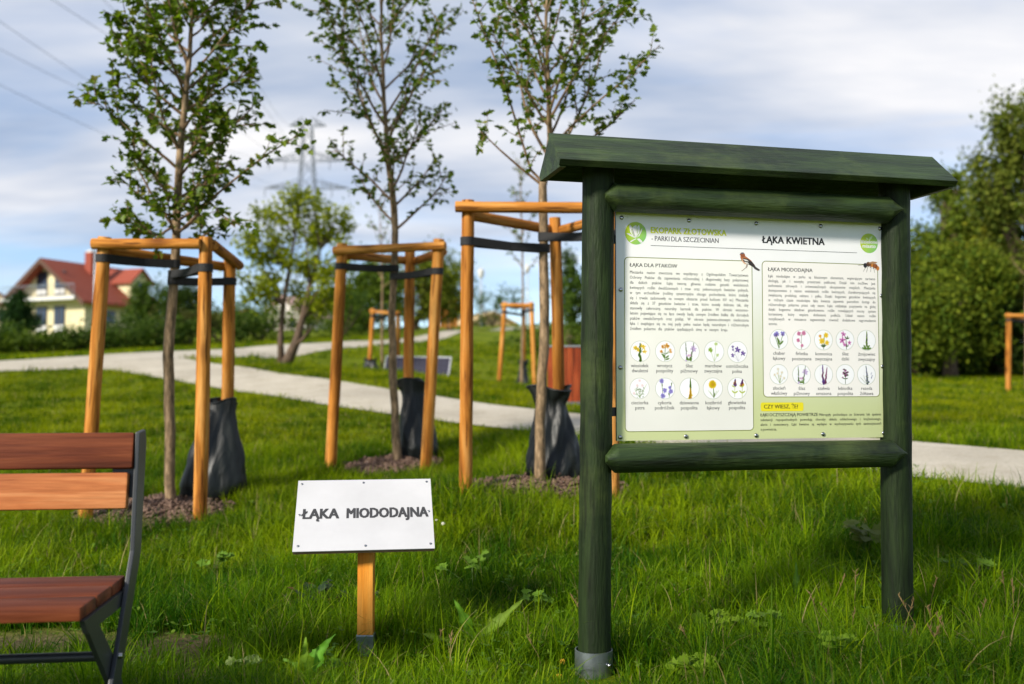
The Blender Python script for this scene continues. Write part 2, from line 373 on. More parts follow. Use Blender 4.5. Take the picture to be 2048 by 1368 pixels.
# ------------------------------------------------------------------ paths
def concrete():
    m, nt, b = new_mat('pale_concrete'); L = nt.links
    tc = nt.nodes.new('ShaderNodeTexCoord')
    n1 = nd(nt, 'ShaderNodeTexNoise', Scale=0.9, Detail=6.0, Roughness=0.6); L.new(tc.outputs['Object'], n1.inputs['Vector'])
    n2 = nd(nt, 'ShaderNodeTexNoise', Scale=40.0, Detail=3.0); L.new(tc.outputs['Object'], n2.inputs['Vector'])
    c = ramp(nt, n1.outputs['Fac'], [(0.3, srgb(160, 152, 136)), (0.55, srgb(178, 170, 153)), (0.75, srgb(190, 183, 168))])
    c = mixc(nt, 0.5, c, ramp(nt, n2.outputs['Fac'], [(0.3, (.68, .66, .62)), (0.7, (1.12, 1.12, 1.12))]), 'MULTIPLY')
    n3 = nd(nt, 'ShaderNodeTexNoise', Scale=3.5, Detail=5.0, Roughness=0.75); L.new(tc.outputs['Object'], n3.inputs['Vector'])
    c = mixc(nt, 0.6, c, ramp(nt, n3.outputs['Fac'], [(0.34, (.74, .71, .64)), (0.5, (1, 1, 1))]), 'MULTIPLY')
    L.new(c, b.inputs['Base Color']); b.inputs['Roughness'].default_value = 0.85; bump(nt, b, n2.outputs['Fac'], 0.25, 0.01); return m
M['concrete'] = concrete()
def resample(pts, n):
    pts = np.array(pts); d = np.r_[0, np.cumsum(np.hypot(*np.diff(pts[:, :2], axis=0).T))]
    t = np.linspace(0, d[-1], n); 
    return np.c_[np.interp(t, d, pts[:, 0]), np.interp(t, d, pts[:, 1])]
def smooth_line(p, k):
    q = p.copy()
    for _ in range(k): q[1:-1] = (q[:-2] + 2 * q[1:-1] + q[2:]) / 4
    return q
POLYS = []
def path_strip(name, near, farr, n, lift, label):
    a = smooth_line(resample([P(*q) for q in near], n), 8); b = smooth_line(resample([P(*q) for q in farr], n), 8)
    POLYS.append(np.r_[a, b[::-1]])
    k = 13; t = np.linspace(0, 1, k)[None, :, None]
    G = a[:, None] * (1 - t) + b[:, None] * t
    Z = ground(G[..., 0], G[..., 1]) + lift
    Vt = np.concatenate([G, Z[..., None]], -1).reshape(-1, 3)
    i = (np.arange(n - 1)[:, None] * k + np.arange(k - 1)[None]).ravel()
    o = np_mesh(name, Vt, np.c_[i, i + 1, i + k + 1, i + k].ravel(), np.full(len(i), 4), M['concrete'])
    return tag(o, label, 'path', kind='structure')
path_strip('path', M_NEAR, M_FAR, 160, .014, 'pale concrete footpath crossing the park in front of the trees')
path_strip('path', F_NEAR, F_FAR, 160, .008, 'pale concrete footpath branching off uphill to the back')
def in_poly(x, y, poly):
    r = np.zeros(len(x), bool); px, py = poly[:, 0], poly[:, 1]; n = len(px)
    for i in range(n):
        j = (i - 1) % n
        c = ((py[i] > y) != (py[j] > y))
        with np.errstate(divide='ignore', invalid='ignore'):
            r ^= c & (x < (px[j] - px[i]) * (y - py[i]) / (py[j] - py[i] + 1e-12) + px[i])
    return r

# ------------------------------------------------------------------ grass (nobody could count it)
PITS = []                                   # (x, y, rx, ry) mulch beds round the young trees
for px, py, z, rx, ry in [(310, 1036, 6.4, .52, .4), (785, 938, 7.8, .40, .34), (1088, 982, 6.2, .54, .34)]:
    c = P(px, py, z); PITS.append((c[0], c[1], rx, ry))
CLEAR = [(.27, 3.22, .085), (-.52, 3.42, .06)]     # trodden down at the posts
def grass(name, y0, y1, dens, seg, hrange, wid, label, tuft=16, spread=.03, pad=.5, halfw=.56, tint=(1, 1, 1)):
    hw = lambda y: halfw * y + pad
    area = (hw(y0) + hw(y1)) * (y1 - y0); nt_ = int(area * dens / tuft)
    ty = y0 + (y1 - y0) * rng.random(int(nt_ * 2)); tx = (rng.random(len(ty)) * 2 - 1) * hw(y1)
    k = np.abs(tx) < hw(ty); tx, ty = tx[k], ty[k]
    keep = soil_w(tx, ty) < rng.random(len(tx)) * .7 + .06
    for cx, cy, rr in CLEAR: keep &= np.hypot((tx - cx) / rr, (ty - cy) / (rr * 1.6)) > 1
    for p in POLYS: keep &= ~in_poly(tx, ty, p)
    for cx, cy, rx, ry in PITS: keep &= np.hypot((tx - cx) / rx, (ty - cy) / ry) > .93 + .16 * rng.random(len(tx))
    tx, ty = tx[keep], ty[keep]; n = len(tx)
    # patchy height and hue over the lawn
    f = lambda a, b, c, d: np.sin(tx * a + ty * b + c) * np.sin(ty * a * .8 - tx * b + d)
    patch = .5 + .28 * f(2.1, .9, .3, 1.1) + .22 * f(5.3, 3.1, 2.0, .4)
    th = (hrange[0] + (hrange[1] - hrange[0]) * np.clip(patch + rng.normal(0, .22, n), 0, 1.3))
    hue = np.clip(.48 + .4 * f(1.3, 2.2, 4.0, .2) + .25 * f(7.1, 4.2, 1.0, 2.2) + rng.normal(0, .28, n), 0, 1)
    N = n * tuft; T = np.repeat(np.arange(n), tuft)
    yaw = rng.random(N) * 2 * np.pi; rad = np.abs(rng.normal(0, spread, N))
    rx_, ry_ = tx[T] + np.cos(yaw) * rad, ty[T] + np.sin(yaw) * rad
    yaw = yaw + rng.normal(0, .7, N)
    for cx, cy, rr in CLEAR: th = np.where(np.hypot(tx - cx, ty - cy + .15) < .3, th * .6, th)
    L_ = th[T] * rng.uniform(.4, 1.25, N); bend = np.clip(rng.normal(.72, .34, N), .05, 1.5)
    z0 = ground(tx, ty)[T] - .006
    W = wid * rng.uniform(.6, 1.3, N)
    t = np.linspace(0, 1, seg + 1)
    hz = L_[:, None] * (t - .38 * bend[:, None] * t ** 2.4); out = L_[:, None] * bend[:, None] * .85 * t ** 1.8
    cx = rx_[:, None] + np.cos(yaw)[:, None] * out; cy = ry_[:, None] + np.sin(yaw)[:, None] * out; cz = z0[:, None] + hz
    tw = yaw + np.pi / 2 + rng.normal(0, .5, N)
    w = W[:, None] * (1 - t ** 1.6) * .5
    sx, sy = np.cos(tw)[:, None] * w, np.sin(tw)[:, None] * w
    A = np.stack([cx - sx, cy - sy, cz], -1); B = np.stack([cx + sx, cy + sy, cz], -1)
    nv = 2 * seg + 1
    Vt = np.empty((N, nv, 3), np.float32); Vt[:, 0:2 * seg:2] = A[:, :seg]; Vt[:, 1:2 * seg:2] = B[:, :seg]; Vt[:, 2 * seg] = np.stack([cx[:, -1], cy[:, -1], cz[:, -1]], -1)
    fq = []
    for s in range(seg - 1): fq += [2 * s, 2 * s + 1, 2 * s + 3, 2 * s + 2]
    ft = [2 * seg - 2, 2 * seg - 1, 2 * seg]
    base = (np.arange(N) * nv)[:, None]
    loops = (base + np.array(fq + ft)[None]).ravel(); tot = np.tile(np.array([4] * (seg - 1) + [3]), N)
    h = hue[T] + rng.normal(0, .12, N); h = np.clip(h, 0, 1)[:, None]
    c = (np.array([.020, .080, .002]) * (1 - h) + np.array([.165, .28, .003]) * h) * np.array(tint)
    dry = rng.random(N) < .035; c[dry] = np.array([.32, .26, .11]) * rng.uniform(.6, 1.1, (dry.sum(), 1))
    cv = np.repeat(c, nv, 0).astype(np.float32)
    o = np_mesh(name, Vt.reshape(-1, 3), loops, tot, M['grass'], col=cv)
    tag(o, label, 'grass', kind='stuff'); print(name, N, 'blades'); return o
grass('grass', 2.0, 4.7, 9000, 5, (.05, .20), .0044, 'long fine green grass around the signs and the bench')
grass('grass', 4.7, 8.6, 4200, 3, (.05, .17), .0056, 'green grass around the young staked trees', tuft=14, spread=.04, tint=(1.3, 1.02, .9))
grass('grass', 8.6, 16.0, 1300, 2, (.05, .10), .009, 'sunlit green lawn beside the footpath', tuft=12, spread=.06, pad=1.0, tint=(1.6, 1.02, .8))
grass('grass', 16.0, 34.0, 170, 2, (.06, .13), .022, 'far green lawn sloping up behind the footpath', tuft=10, spread=.12, pad=2.0, tint=(1.6, 1.05, .8))
grass('grass', 2.3, 6.2, 420, 6, (.13, .27), .0062, 'coarse long arching grass blades standing above the fine grass', tuft=6, spread=.025, tint=(1.35, 1.1, 1))

def clover():                               # small round-leaved plants mixed into the near grass
    n = 5200; y = 2.3 + 4.2 * rng.random(n) ** 1.1; x = (rng.random(n) * 2 - 1) * (.56 * y + .4)
    k = (np.sin(x * 3.1 + y * 2.3) * np.sin(y * 4.1 - x * 1.7) + rng.normal(0, .45, n)) > .25
    for cx, cy, rx, ry in PITS: k &= np.hypot((x - cx) / rx, (y - cy) / ry) > 1.05
    for p in POLYS: k &= ~in_poly(x, y, p)
    x, y = x[k], y[k]; n = len(x); z = ground(x, y) + rng.uniform(.03, .085, n); m = 3
    a = rng.random(n) * 6.28; s = rng.uniform(.010, .022, n); V = []; C = []
    out = [(0, 0), (.32, .3), (.42, .65), (.22, .95), (0, .88), (-.22, .95), (-.42, .65), (-.32, .3)]
    for q in range(m):
        b = a + q * 2.09; ca, sa = np.cos(b), np.sin(b); tl = rng.normal(.15, .3, n)
        pts = np.array(out)
        px_ = x[:, None] + s[:, None] * (pts[None, :, 1] * ca[:, None] - pts[None, :, 0] * sa[:, None]); py_ = y[:, None] + s[:, None] * (pts[None, :, 1] * sa[:, None] + pts[None, :, 0] * ca[:, None])
        pz_ = z[:, None] + s[:, None] * (pts[None, :, 1] * tl[:, None] + .18 * np.abs(pts[None, :, 0]))
        V.append(np.stack([px_, py_, pz_], -1))
    V = np.stack(V, 1).reshape(-1, 3); h = rng.random((n, 1)); c = np.array([.05, .13, .012]) * (1 - h) + np.array([.15, .24, .02]) * h
    o = np_mesh('clover', V, np.arange(len(V)), np.full(n * m, 8), M['weed'], col=np.repeat(c, m * 8, 0))
    tag(o, 'small round clover leaves mixed into the near grass', 'clover', kind='stuff')
clover()
# ------------------------------------------------------------------ flat print: lettering and drawings as coloured faces
def print_mat():
    m, nt, b = new_mat('printed_panel')
    a = nt.nodes.new('ShaderNodeAttribute'); a.attribute_name = 'Col'
    n = nd(nt, 'ShaderNodeTexNoise', Scale=6.0, Detail=4.0); nt.links.new(coords(nt), n.inputs['Vector'])
    c = mixc(nt, 1.0, a.outputs['Color'], ramp(nt, n.outputs['Fac'], [(0.35, (.96, .96, .955)), (0.7, (1, 1, 1))]), 'MULTIPLY')
    nt.links.new(c, b.inputs['Base Color']); b.inputs['Roughness'].default_value = 0.32; b.inputs['Specular IOR Level'].default_value = 0.4
    return m
M['print'] = print_mat()
_texts = {}
def glyphs(words):                          # turn every word into flat faces in one go
    todo = [k for k in words if k not in _texts]; obs = []
    base = str.maketrans('ĄąĘę', 'AaEe')
    for (w, bold) in todo:
        parts = [w.translate(base)] + [w[:i + 1].translate(base) for i, ch in enumerate(w) if ch in 'ĄąĘę']
        row = []
        for s in parts:
            c = bpy.data.curves.new('glyphs', 'FONT'); c.body = s; c.size = 1; c.resolution_u = 2
            o = bpy.data.objects.new('glyphs', c); COL.objects.link(o); row.append(o)
        obs.append(row)
    dg = bpy.context.evaluated_depsgraph_get()
    for key, row in zip(todo, obs):
        w = key[0]; e = row[0].evaluated_get(dg); me = e.to_mesh()
        vs = [(v.co.x, v.co.y) for v in me.vertices]; fs = [tuple(p.vertices) for p in me.polygons]; e.to_mesh_clear()
        hooks = [ch for ch in w if ch in 'ĄąĘę']
        for o, ch in zip(row[1:], hooks):
            e = o.evaluated_get(dg); m2 = e.to_mesh(); x = max(v.co.x for v in m2.vertices); e.to_mesh_clear()
            x -= .09 if ch in 'Ąą' else .2
            q = [(x + .03, .01), (x - .06, -.08), (x - .06, -.15), (x, -.2), (x + .08, -.19), (x + .08, -.15), (x + .02, -.15), (x, -.11), (x + .08, .01)]
            b = len(vs); vs += q; fs.append(tuple(range(b, b + len(q))))
        _texts[key] = (vs, fs, max([v[0] for v in vs] + [.1]))
    for row in obs:
        for o in row:
            c = o.data; bpy.data.objects.remove(o); bpy.data.curves.remove(c)
class Print:
    def __init__(s): s.v = []; s.f = []; s.c = []
    def poly(s, pts, col, layer=1):
        b = len(s.v); s.v += [(p[0], p[1], layer) for p in pts]; s.f.append(tuple(range(b, b + len(pts))))
        s.c += (col if isinstance(col, list) else [col] * len(pts))
    def ell(s, c, rx, ry, col, layer=1, n=20, ang=0):
        ca, sa = math.cos(ang), math.sin(ang)
        s.poly([(c[0] + ca * rx * math.cos(t) - sa * ry * math.sin(t), c[1] + sa * rx * math.cos(t) + ca * ry * math.sin(t)) for t in [2 * math.pi * i / n for i in range(n)]], col, layer)
    def line(s, p, q, w, col, layer=1):
        dx, dy = q[0] - p[0], q[1] - p[1]; l = math.hypot(dx, dy) or 1e-6; nx, ny = -dy / l * w / 2, dx / l * w / 2
        s.poly([(p[0] + nx, p[1] + ny), (p[0] - nx, p[1] - ny), (q[0] - nx, q[1] - ny), (q[0] + nx, q[1] + ny)], col, layer)
    def rrect(s, x0, y0, x1, y1, r, col, layer=1):
        pts = []
        for cx, cy, a in ((x1 - r, y1 - r, 0), (x0 + r, y1 - r, 90), (x0 + r, y0 + r, 180), (x1 - r, y0 + r, 270)):
            pts += [(cx + r * math.cos(R(a + k * 15)), cy + r * math.sin(R(a + k * 15))) for k in range(7)]
        if callable(col): s.poly(pts, [col(p[1]) for p in pts], layer)
        else: s.poly(pts, col, layer)
    def word(s, key, x, y, sx, sy, col, layer=3):
        vs, fs, w = _texts[key]; b = len(s.v)
        s.v += [(x + a * sx, y + c * sy, layer) for a, c in vs]; s.f += [tuple(i + b for i in f) for f in fs]; s.c += [col] * len(vs)
    def strokes(s, key, x, y, sx, sy, col, layer):     # heavier print: the word laid down several times, a hair apart
        bold = key[1]; d = bold * sy
        for i, (a, b) in enumerate([(-.007 * sy, 0), (.007 * sy, 0)] if bold < .01 else ([(-d, 0), (d, 0)] if bold < .02 else [(-d, -d * .6), (d, -d * .6), (-d, d * .6), (d, d * .6), (0, 0)])): s.word(key, x + a, y + b, sx, sy, col, layer + i * .18)
    def text(s, txt, x, y, size, col, bold=0.0, x1=None, layer=3, center=False, gap=.27):
        ws = [(w, bold) for w in txt.split()]; wd = [_texts[k][2] for k in ws]
        nat = sum(wd) + gap * (len(ws) - 1); sx = size
        if x1 is not None: sx = (x1 - x) / nat
        if center: x -= nat * sx / 2
        for k, w in zip(ws, wd):
            s.strokes(k, x, y, sx, size, col, layer); x += (w + gap) * sx
    def justify(s, txt, x, x1, y, size, sx, col, bold=0.0, layer=3):
        ws = [(w, bold) for w in txt.split()]; wd = [_texts[k][2] * sx for k in ws]
        g = (x1 - x - sum(wd)) / max(1, len(ws) - 1)
        if g < .12 * sx: f = (x1 - x) / (sum(wd) + .2 * sx * (len(ws) - 1)); sx *= f; wd = [w * f for w in wd]; g = (x1 - x - sum(wd)) / max(1, len(ws) - 1)
        for k, w in zip(ws, wd): s.strokes(k, x, y, sx, size, col, layer); x += w + g
    def build(s, name, parent, m, step=.00012):
        V = np.array([(a, -.0004 - l * step, b) for a, b, l in s.v]); tot = [len(f) for f in s.f]
        o = np_mesh(name, V, [i for f in s.f for i in f], tot, M['print'], None, np.array(s.c)[:, :3], smooth=False)
        COL.objects.unlink(o); o.matrix_basis = m; return link(o, parent)

# ------------------------------------------------------------------ the big information board
BO = np.array([.3486, 3.3236, 0]); BTH = .2407
BM = Matrix.Translation(V3(BO)) @ Matrix.Rotation(BTH, 4, 'Z')
_U = np.array([math.cos(BTH), math.sin(BTH), 0]); _N = np.array([-math.sin(BTH), math.cos(BTH), 0])
BZ = .7635; BW, BH = 1.018, .76
def bp(px, py):                             # photo pixel -> place on the panel
    r = ray(px, py); t = ((BO - EYE) @ _N) / (r @ _N); d = EYE + r * t - BO
    return float(d @ _U), float(d[2])
board = thing('information_board', 'dark green roofed wooden notice board with a printed meadow panel', 'notice board', (BO[0] + .5 * _U[0], BO[1] + .5 * _U[1], 0.03), rz=BTH)
for (x0, x1, name, zf) in ((-.083, -.062, 'post', .085), (1.052, 1.063, 'post', .11)):
    k = 24; b = MB()
    b.tube([(x0 + (x1 - x0) * t, 0.004 * math.sin(t * 5), -.25 + 1.94 * t) for t in np.linspace(0, 1, k)], [.0535 + .0012 * math.sin(3 * i + x0 * 40) for i in range(k)], 24)
    po = b.build('post', M['green_wood'], board, True, m=BM, auto=True)
    f = MB(); r0, r1 = .0585, .0625; n = 28; vs = []; fs = []
    for (r, z) in ((r1, -.2), (r1, zf), (r0, zf), (r0, -.2)):
        vs += [(x0 + r * math.cos(2 * math.pi * i / n), r * math.sin(2 * math.pi * i / n), z) for i in range(n)]
    for a in range(3):
        fs += [(a * n + i, a * n + (i + 1) % n, (a + 1) * n + (i + 1) % n, (a + 1) * n + i) for i in range(n)]
    f.add(vs, fs); fo = f.build('steel_socket', M['galv'], po, True, m=BM, auto=True)
    s = MB(); s.tube([(x0 + .03, -.05, .045), (x0 + .034, -.066, .045)], [.007, .006], 8); s.build('screw', M['screw'], po, True, m=BM)
for zc in (1.572, .7085):
    b = MB(); xs = [-.058, -.02, -.0195, .2, .5, .8, 1.0045, 1.005, 1.05]; sz = [.22, 1, 1, 1, 1, 1, 1, 1, .1]; sy = [.88, 1, 1, 1, 1, 1, 1, 1, .85]
    n = 28; vs = []; fs = []
    for x, a, c in zip(xs, sy, sz):
        for i in range(n):
            t = 2 * math.pi * i / n; vs.append((x, -.038 + .047 * a * math.cos(t), zc + .048 * c * math.sin(t)))
    for j in range(len(xs) - 1): fs += [(j * n + i, j * n + (i + 1) % n, (j + 1) * n + (i + 1) % n, (j + 1) * n + i) for i in range(n)]
    fs += [tuple(range(n)), tuple((len(xs) - 1) * n + i for i in range(n))]
    b.add(vs, fs); b.build('rail', M['green_plank'], board, True, m=BM, auto=True)
# gable roof of two planks with end boards
RX0, RX1 = -.235, 1.228; RID, EAV, HD, TH = 1.785, 1.668, .137, .024
for sgn in (-1, 1):
    b = MB(); sl = math.atan2(RID - EAV, HD); n2 = (-math.sin(sl) * sgn * -1, math.cos(sl))
    ny_, nz_ = sgn * math.sin(sl), math.cos(sl)
    ridge = (0.0 if sgn < 0 else .0015, RID); eave = (sgn * HD, EAV)
    sec = [ridge, eave, (eave[0] - ny_ * TH, eave[1] - nz_ * TH), (ridge[0] - (0 if sgn < 0 else 0), ridge[1] - TH / nz_)]
    b.prism([(RX0 + (.006 if sgn > 0 else 0), y, z) for y, z in sec], (RX1 - RX0 - (.01 if sgn > 0 else 0), 0, 0))
    b.build('roof_plank', M['green_plank'], board, bevel=.002, m=BM)
for x in (RX0 + .004, RX1 - .024):
    b = MB(); q = TH / math.cos(math.atan2(RID - EAV, HD)) + .002
    b.prism([(x, -HD + .016, EAV - q + .012), (x, HD - .016, EAV - q + .012), (x, 0, RID - q)], (.02, 0, 0)); b.build('gable_board', M['green_plank'], board, m=BM)
b = MB(); b.box((BW / 2, .005, BZ + BH / 2 + .009), (BW, .010, BH + .018)); panel = b.build('panel', plain('panel_core', srgb(30, 31, 32), .5), board, m=BM)
for z in (.86, 1.44):
    b = MB(); b.box((-.012, .014, z), (.05, .008, .03)); b.build('clip', M['bench_steel'], panel, m=BM)

LEFT = """Mieszanka nasion stworzona we współpracy z Ogólnopolskim Towarzystwem
Ochrony Ptaków dla zapewnienia różnorodnej i długotrwałej bazy pokarmowej
dla dzikich ptaków. Łąkę tworzą głównie rodzime gatunki wieloletnich
kwitnących roślin dwuliściennych i traw oraz jednorocznych kwiatów polnych,
w tym archeofitów (rośliny synantropijne obcego pochodzenia, które znalazły
się i trwale zadomowiły na nowym obszarze przed końcem XV w.) Mieszanka
składa się z 37 gatunków kwiatów i traw, które zostały dobrane tak, aby
stanowiły całoroczny, naturalny karmnik dla ptaków. W okresie wiosenno-
letnim pojawiające się na łące owady będą cennym źródłem białka dla dorosłych
ptaków owadożernych oraz piskląt. W okresie jesienno-zimowym nieskoszona
łąka i znajdujące się na niej pędy pełne nasion będą naturalnym i różnorodnym
źródłem pokarmu dla ptaków spędzających zimę w naszym kraju.""".split('\n')
RIGHT = """Łąki miododajne w parku są kluczowym elementem, wspierającym zarówno
ekologię, jak i estetykę przestrzeni publicznej. Dzięki nim możliwe jest
zachowanie zdrowych i zrównoważonych ekosystemów miejskich. Mieszanka
skomponowana z nasion wieloletnich roślin kwitnących, charakteryzujących się
zwiększoną produkcją nektaru i pyłku. Dzięki bogactwu gatunków kwitnących
w różnym czasie miododajna łąka kwietna zapewnia pszczołom dostęp do
różnorodnego pokarmu przez cały sezon. Łąka oddziałuje pozytywnie na glebę
dzięki bogatemu składowi gatunkowemu roślin rozwijających mocny system
korzeniowy, który wspiera dotlenianie podłoża. Udział nasion roślin
motylkowych w mieszance zagwarantuje również dodatkowe nagromadzenie
azotu.""".split('\n')
FOOT = ["Mikropyły pochodzące ze ścierania lub spalania", "substancji ropopochodnych powodują choroby układu oddechowego i krążeniowego,",
        "alerie i nowotwory. Łąki kwietne są wydajne w wychwytywaniu tych zanieczyszczeń", "z powietrza."]
ICON_L = [("wiesiołek dwuletni", 274, 828), ("wrotycz pospolity", 411, 828), ("ślaz piżmowy", 544, 829), ("marchew zwyczajna", 679, 829), ("ostróżeczka polna", 806, 831),
          ("cieciorka pstra", 271, 1031), ("cykoria podróżnik", 411, 1031), ("dziewanna pospolita", 544, 1031), ("kozibród łąkowy", 672, 1031), ("głowienka pospolita", 806, 1030)]
ICON_R = [("chaber łąkowy", 1033, 763), ("firletka poszarpana", 1157, 765), ("komonica zwyczajna", 1277, 766), ("ślaz dziki", 1395, 766), ("żmijowiec zwyczajny", 1512, 768),
          ("złocień właściwy", 1033, 954), ("ślaz piżmowy", 1157, 955), ("szałwia omszona", 1278, 955), ("lebiodka pospolita", 1396, 955), ("rezeda żółtawa", 1512, 955)]
BODY, MED, BOLD = 0.0, 0.016, 0.032
_need = set()
for l in LEFT + RIGHT + FOOT: _need |= {(w, BODY) for w in l.split()}
for n_, *_x in ICON_L + ICON_R: _need |= {(w, BODY) for w in n_.split()}
for t_, b_ in (("ŁĄKA DLA PTAKÓW MIODODAJNA CZY WIESZ, ŻE? ŁĄKI OCZYSZCZAJĄ POWIETRZE - PARKI SZCZECINIAN", MED), ("EKOPARK ZŁOTOWSKA ŁĄKA KWIETNA #zielone miasto MIODODAJNA", BOLD)):
    _need |= {(w, b_) for w in t_.split()}
glyphs(sorted(_need))
def cp(x, y): return bp(1180 + x / 2.736, 400 + y / 2.736)      # measured on an enlarged view of the panel
pr = Print()
INK = srgb(46, 46, 46); DARK = srgb(26, 25, 25); LIME = srgb(204, 214, 0); OLIVE = srgb(112, 124, 34)
def bgcol(w):
    t = min(1, max(0, (BZ + BH * .74 - w) / (BH * .62))); t = t ** .9
    a, b_ = np.array(srgb(238, 238, 240)), np.array(srgb(196, 204, 150)); return tuple(a * (1 - t) + b_ * t)
nb = 14; pr.poly([(0, BZ + BH), (BW, BZ + BH), (BW, BZ + BH + .017), (0, BZ + BH + .017)], bgcol(BZ + BH), 0)
for i in range(nb):
    z0, z1 = BZ + BH * i / nb, BZ + BH * (i + 1) / nb
    pr.poly([(0, z0), (BW, z0), (BW, z1), (0, z1)], [bgcol(z0), bgcol(z0), bgcol(z1), bgcol(z1)], 0)
def frame(x0, y0, x1, y1, fill):
    r = .016; pr.rrect(x0, y0, x1, y1, r, OLIVE, 1); t = .0026; pr.rrect(x0 + t, y0 + t, x1 - t, y1 - t, r - t, fill, 2)
l0 = cp(186, 310); l1 = cp(897, 1262); r0 = cp(939, 332); r1 = cp(1586, 1078)
frame(l0[0], l1[1], l1[0], l0[1], lambda w: tuple(np.array(srgb(240, 239, 232)) * (1 - .12 * min(1, max(0, (1.3 - w) / .5)))))
frame(r0[0], r1[1], r1[0], r0[1], lambda w: srgb(240, 236, 232))
def ptext(txt, a, b_, cap, col, bold):      # a: baseline start, b_: baseline end, cap: capital height, all measured on the enlarged view
    p, q = cp(*a), cp(*b_); h = abs(cp(a[0], a[1] - cap)[1] - p[1]); pr.text(txt, p[0], p[1], h / .69, col, bold, x1=q[0])
ptext("EKOPARK ZŁOTOWSKA", (330, 180), (745, 196), 32, LIME, BOLD)
ptext("- PARKI DLA SZCZECINIAN", (335, 222), (703, 236), 26, srgb(92, 92, 96), MED)
ptext("ŁĄKA KWIETNA", (942, 234), (1282, 243), 37, DARK, BOLD)
ptext("ŁĄKA DLA PTAKÓW", (217, 364), (477, 372), 20, DARK, MED)
ptext("ŁĄKA MIODODAJNA", (973, 388), (1217, 393), 20, DARK, MED)
pr.line(cp(332, 249), (cp(1460, 293)[0], cp(332, 249)[1]), .0016, INK, 3)
for lines, x0, x1, y0, y1 in ((LEFT, 217, 866, 402, 711), (RIGHT, 974, 1561, 423, 684)):
    a, z = cp(x0, y0), cp(x0, y1); e = cp(x1, (y0 + y1) / 2)[0]; dz = (a[1] - z[1]) / (len(lines) - 1); size = dz * .84
    for i, l in enumerate(lines):
        y = a[1] - dz * i
        if i == len(lines) - 1: pr.text(l, a[0], y, size, INK, BODY, gap=.24) if len(l) < 20 else pr.justify(l, a[0], a[0] + (e - a[0]) * .82, y, size, size * .8, INK, BODY)
        else: pr.justify(l, a[0], e, y, size, size * .8, INK, BODY)
b0, b1 = cp(934, 1156), cp(1167, 1107); pr.rrect(b0[0], b0[1], b1[0], b1[1], .007, srgb(228, 214, 38), 2)
ptext("CZY WIESZ, ŻE?", (950, 1141), (1138, 1141), 21, DARK, MED)
a = cp(932, 1184); z = cp(932, 1262); e = cp(1592, 1220)[0]; m_ = cp(1246, 1184)[0]; dz = (a[1] - z[1]) / 3
pr.text("ŁĄKI OCZYSZCZAJĄ POWIETRZE", a[0], a[1], dz * .95, INK, MED, x1=m_)
pr.justify(FOOT[0], m_ + .004, e, a[1], dz * .8, dz * .72, INK, BODY)
for i in (1, 2): pr.justify(FOOT[i], a[0], e, a[1] - dz * i, dz * .8, dz * .72, INK, BODY)
pr.text(FOOT[3], a[0], a[1] - dz * 3, dz * .78, INK, BODY, gap=.22)
# logo with the white blossom, badge with the sprout
def disc(c, r, layer):
    n = 40; A, B = np.array(srgb(190, 206, 0)), np.array(srgb(126, 192, 104)); pts = []; cols = []
    for i in range(n):
        t = 2 * math.pi * i / n; pts.append((c[0] + r * math.cos(t), c[1] + r * math.sin(t))); k = .5 + .5 * math.cos(t + .6); cols.append(tuple(A * (1 - k) + B * k))
    pr.poly(pts, cols, layer)
LC = cp(250, 182); LR = .0385; disc(LC, LR, 2)
Wt = srgb(226, 227, 226)
def shape(c, r, pts, col, layer): pr.poly([(c[0] + x * r, c[1] + y * r) for x, y in pts], col, layer)
for q in ([(0, -.42), (-.28, -.28), (-.52, .1), (-.6, .55), (-.56, .78), (-.36, .55), (-.2, .15)], [(-.02, -.4), (-.3, -.05), (-.42, .3), (-.2, .62), (.05, .72), (.1, .5), (.12, 0)],
          [(.0, -.4), (.14, .1), (.12, .55), (.3, .75), (.38, .5), (.34, 0)], [(.02, -.42), (.3, -.15), (.42, .25), (.62, .5), (.56, .2), (.34, -.22)],
          [(-.05, -.44), (-.4, -.3), (-.8, -.1), (-.86, -.02), (-.6, -.04), (-.25, -.26)], [(.1, -.5), (.32, -.44), (.55, -.62), (.68, -.86), (.4, -.8), (.22, -.62)],
          [(-.55, -.82), (-.5, -.7), (-.2, -.55), (.02, -.45), (.05, -.52), (-.2, -.64), (-.42, -.8)]):
    shape(LC, LR, q, Wt, 3)
for q in ([(-.18, -.3), (-.36, .02), (-.42, .32), (-.39, .32), (-.32, .05), (-.14, -.28)], [(.1, -.3), (.13, .1), (.1, .5), (.13, .5), (.17, .1)], [(.12, -.25), (.34, .05), (.5, .4), (.37, .0)]):
    shape(LC, LR, q, srgb(150, 190, 50), 4)
BC = cp(1526, 237); BR_ = .0355; disc(BC, BR_, 2)
pr.text("#zielone", BC[0] - BR_ * .95, BC[1] - BR_ * .02, BR_ * .52, Wt, BOLD, x1=BC[0] + BR_ * .95); pr.text("miasto", BC[0] - BR_ * .76, BC[1] - BR_ * .46, BR_ * .52, Wt, BOLD, x1=BC[0] + BR_ * .74)
for q in ([(-.02, .28), (.1, .62), (.42, .8), (.36, .52), (.12, .34)], [(-.04, .3), (-.14, .52), (-.36, .58), (-.28, .4)]): shape(BC, BR_, q, srgb(200, 224, 160), 3)
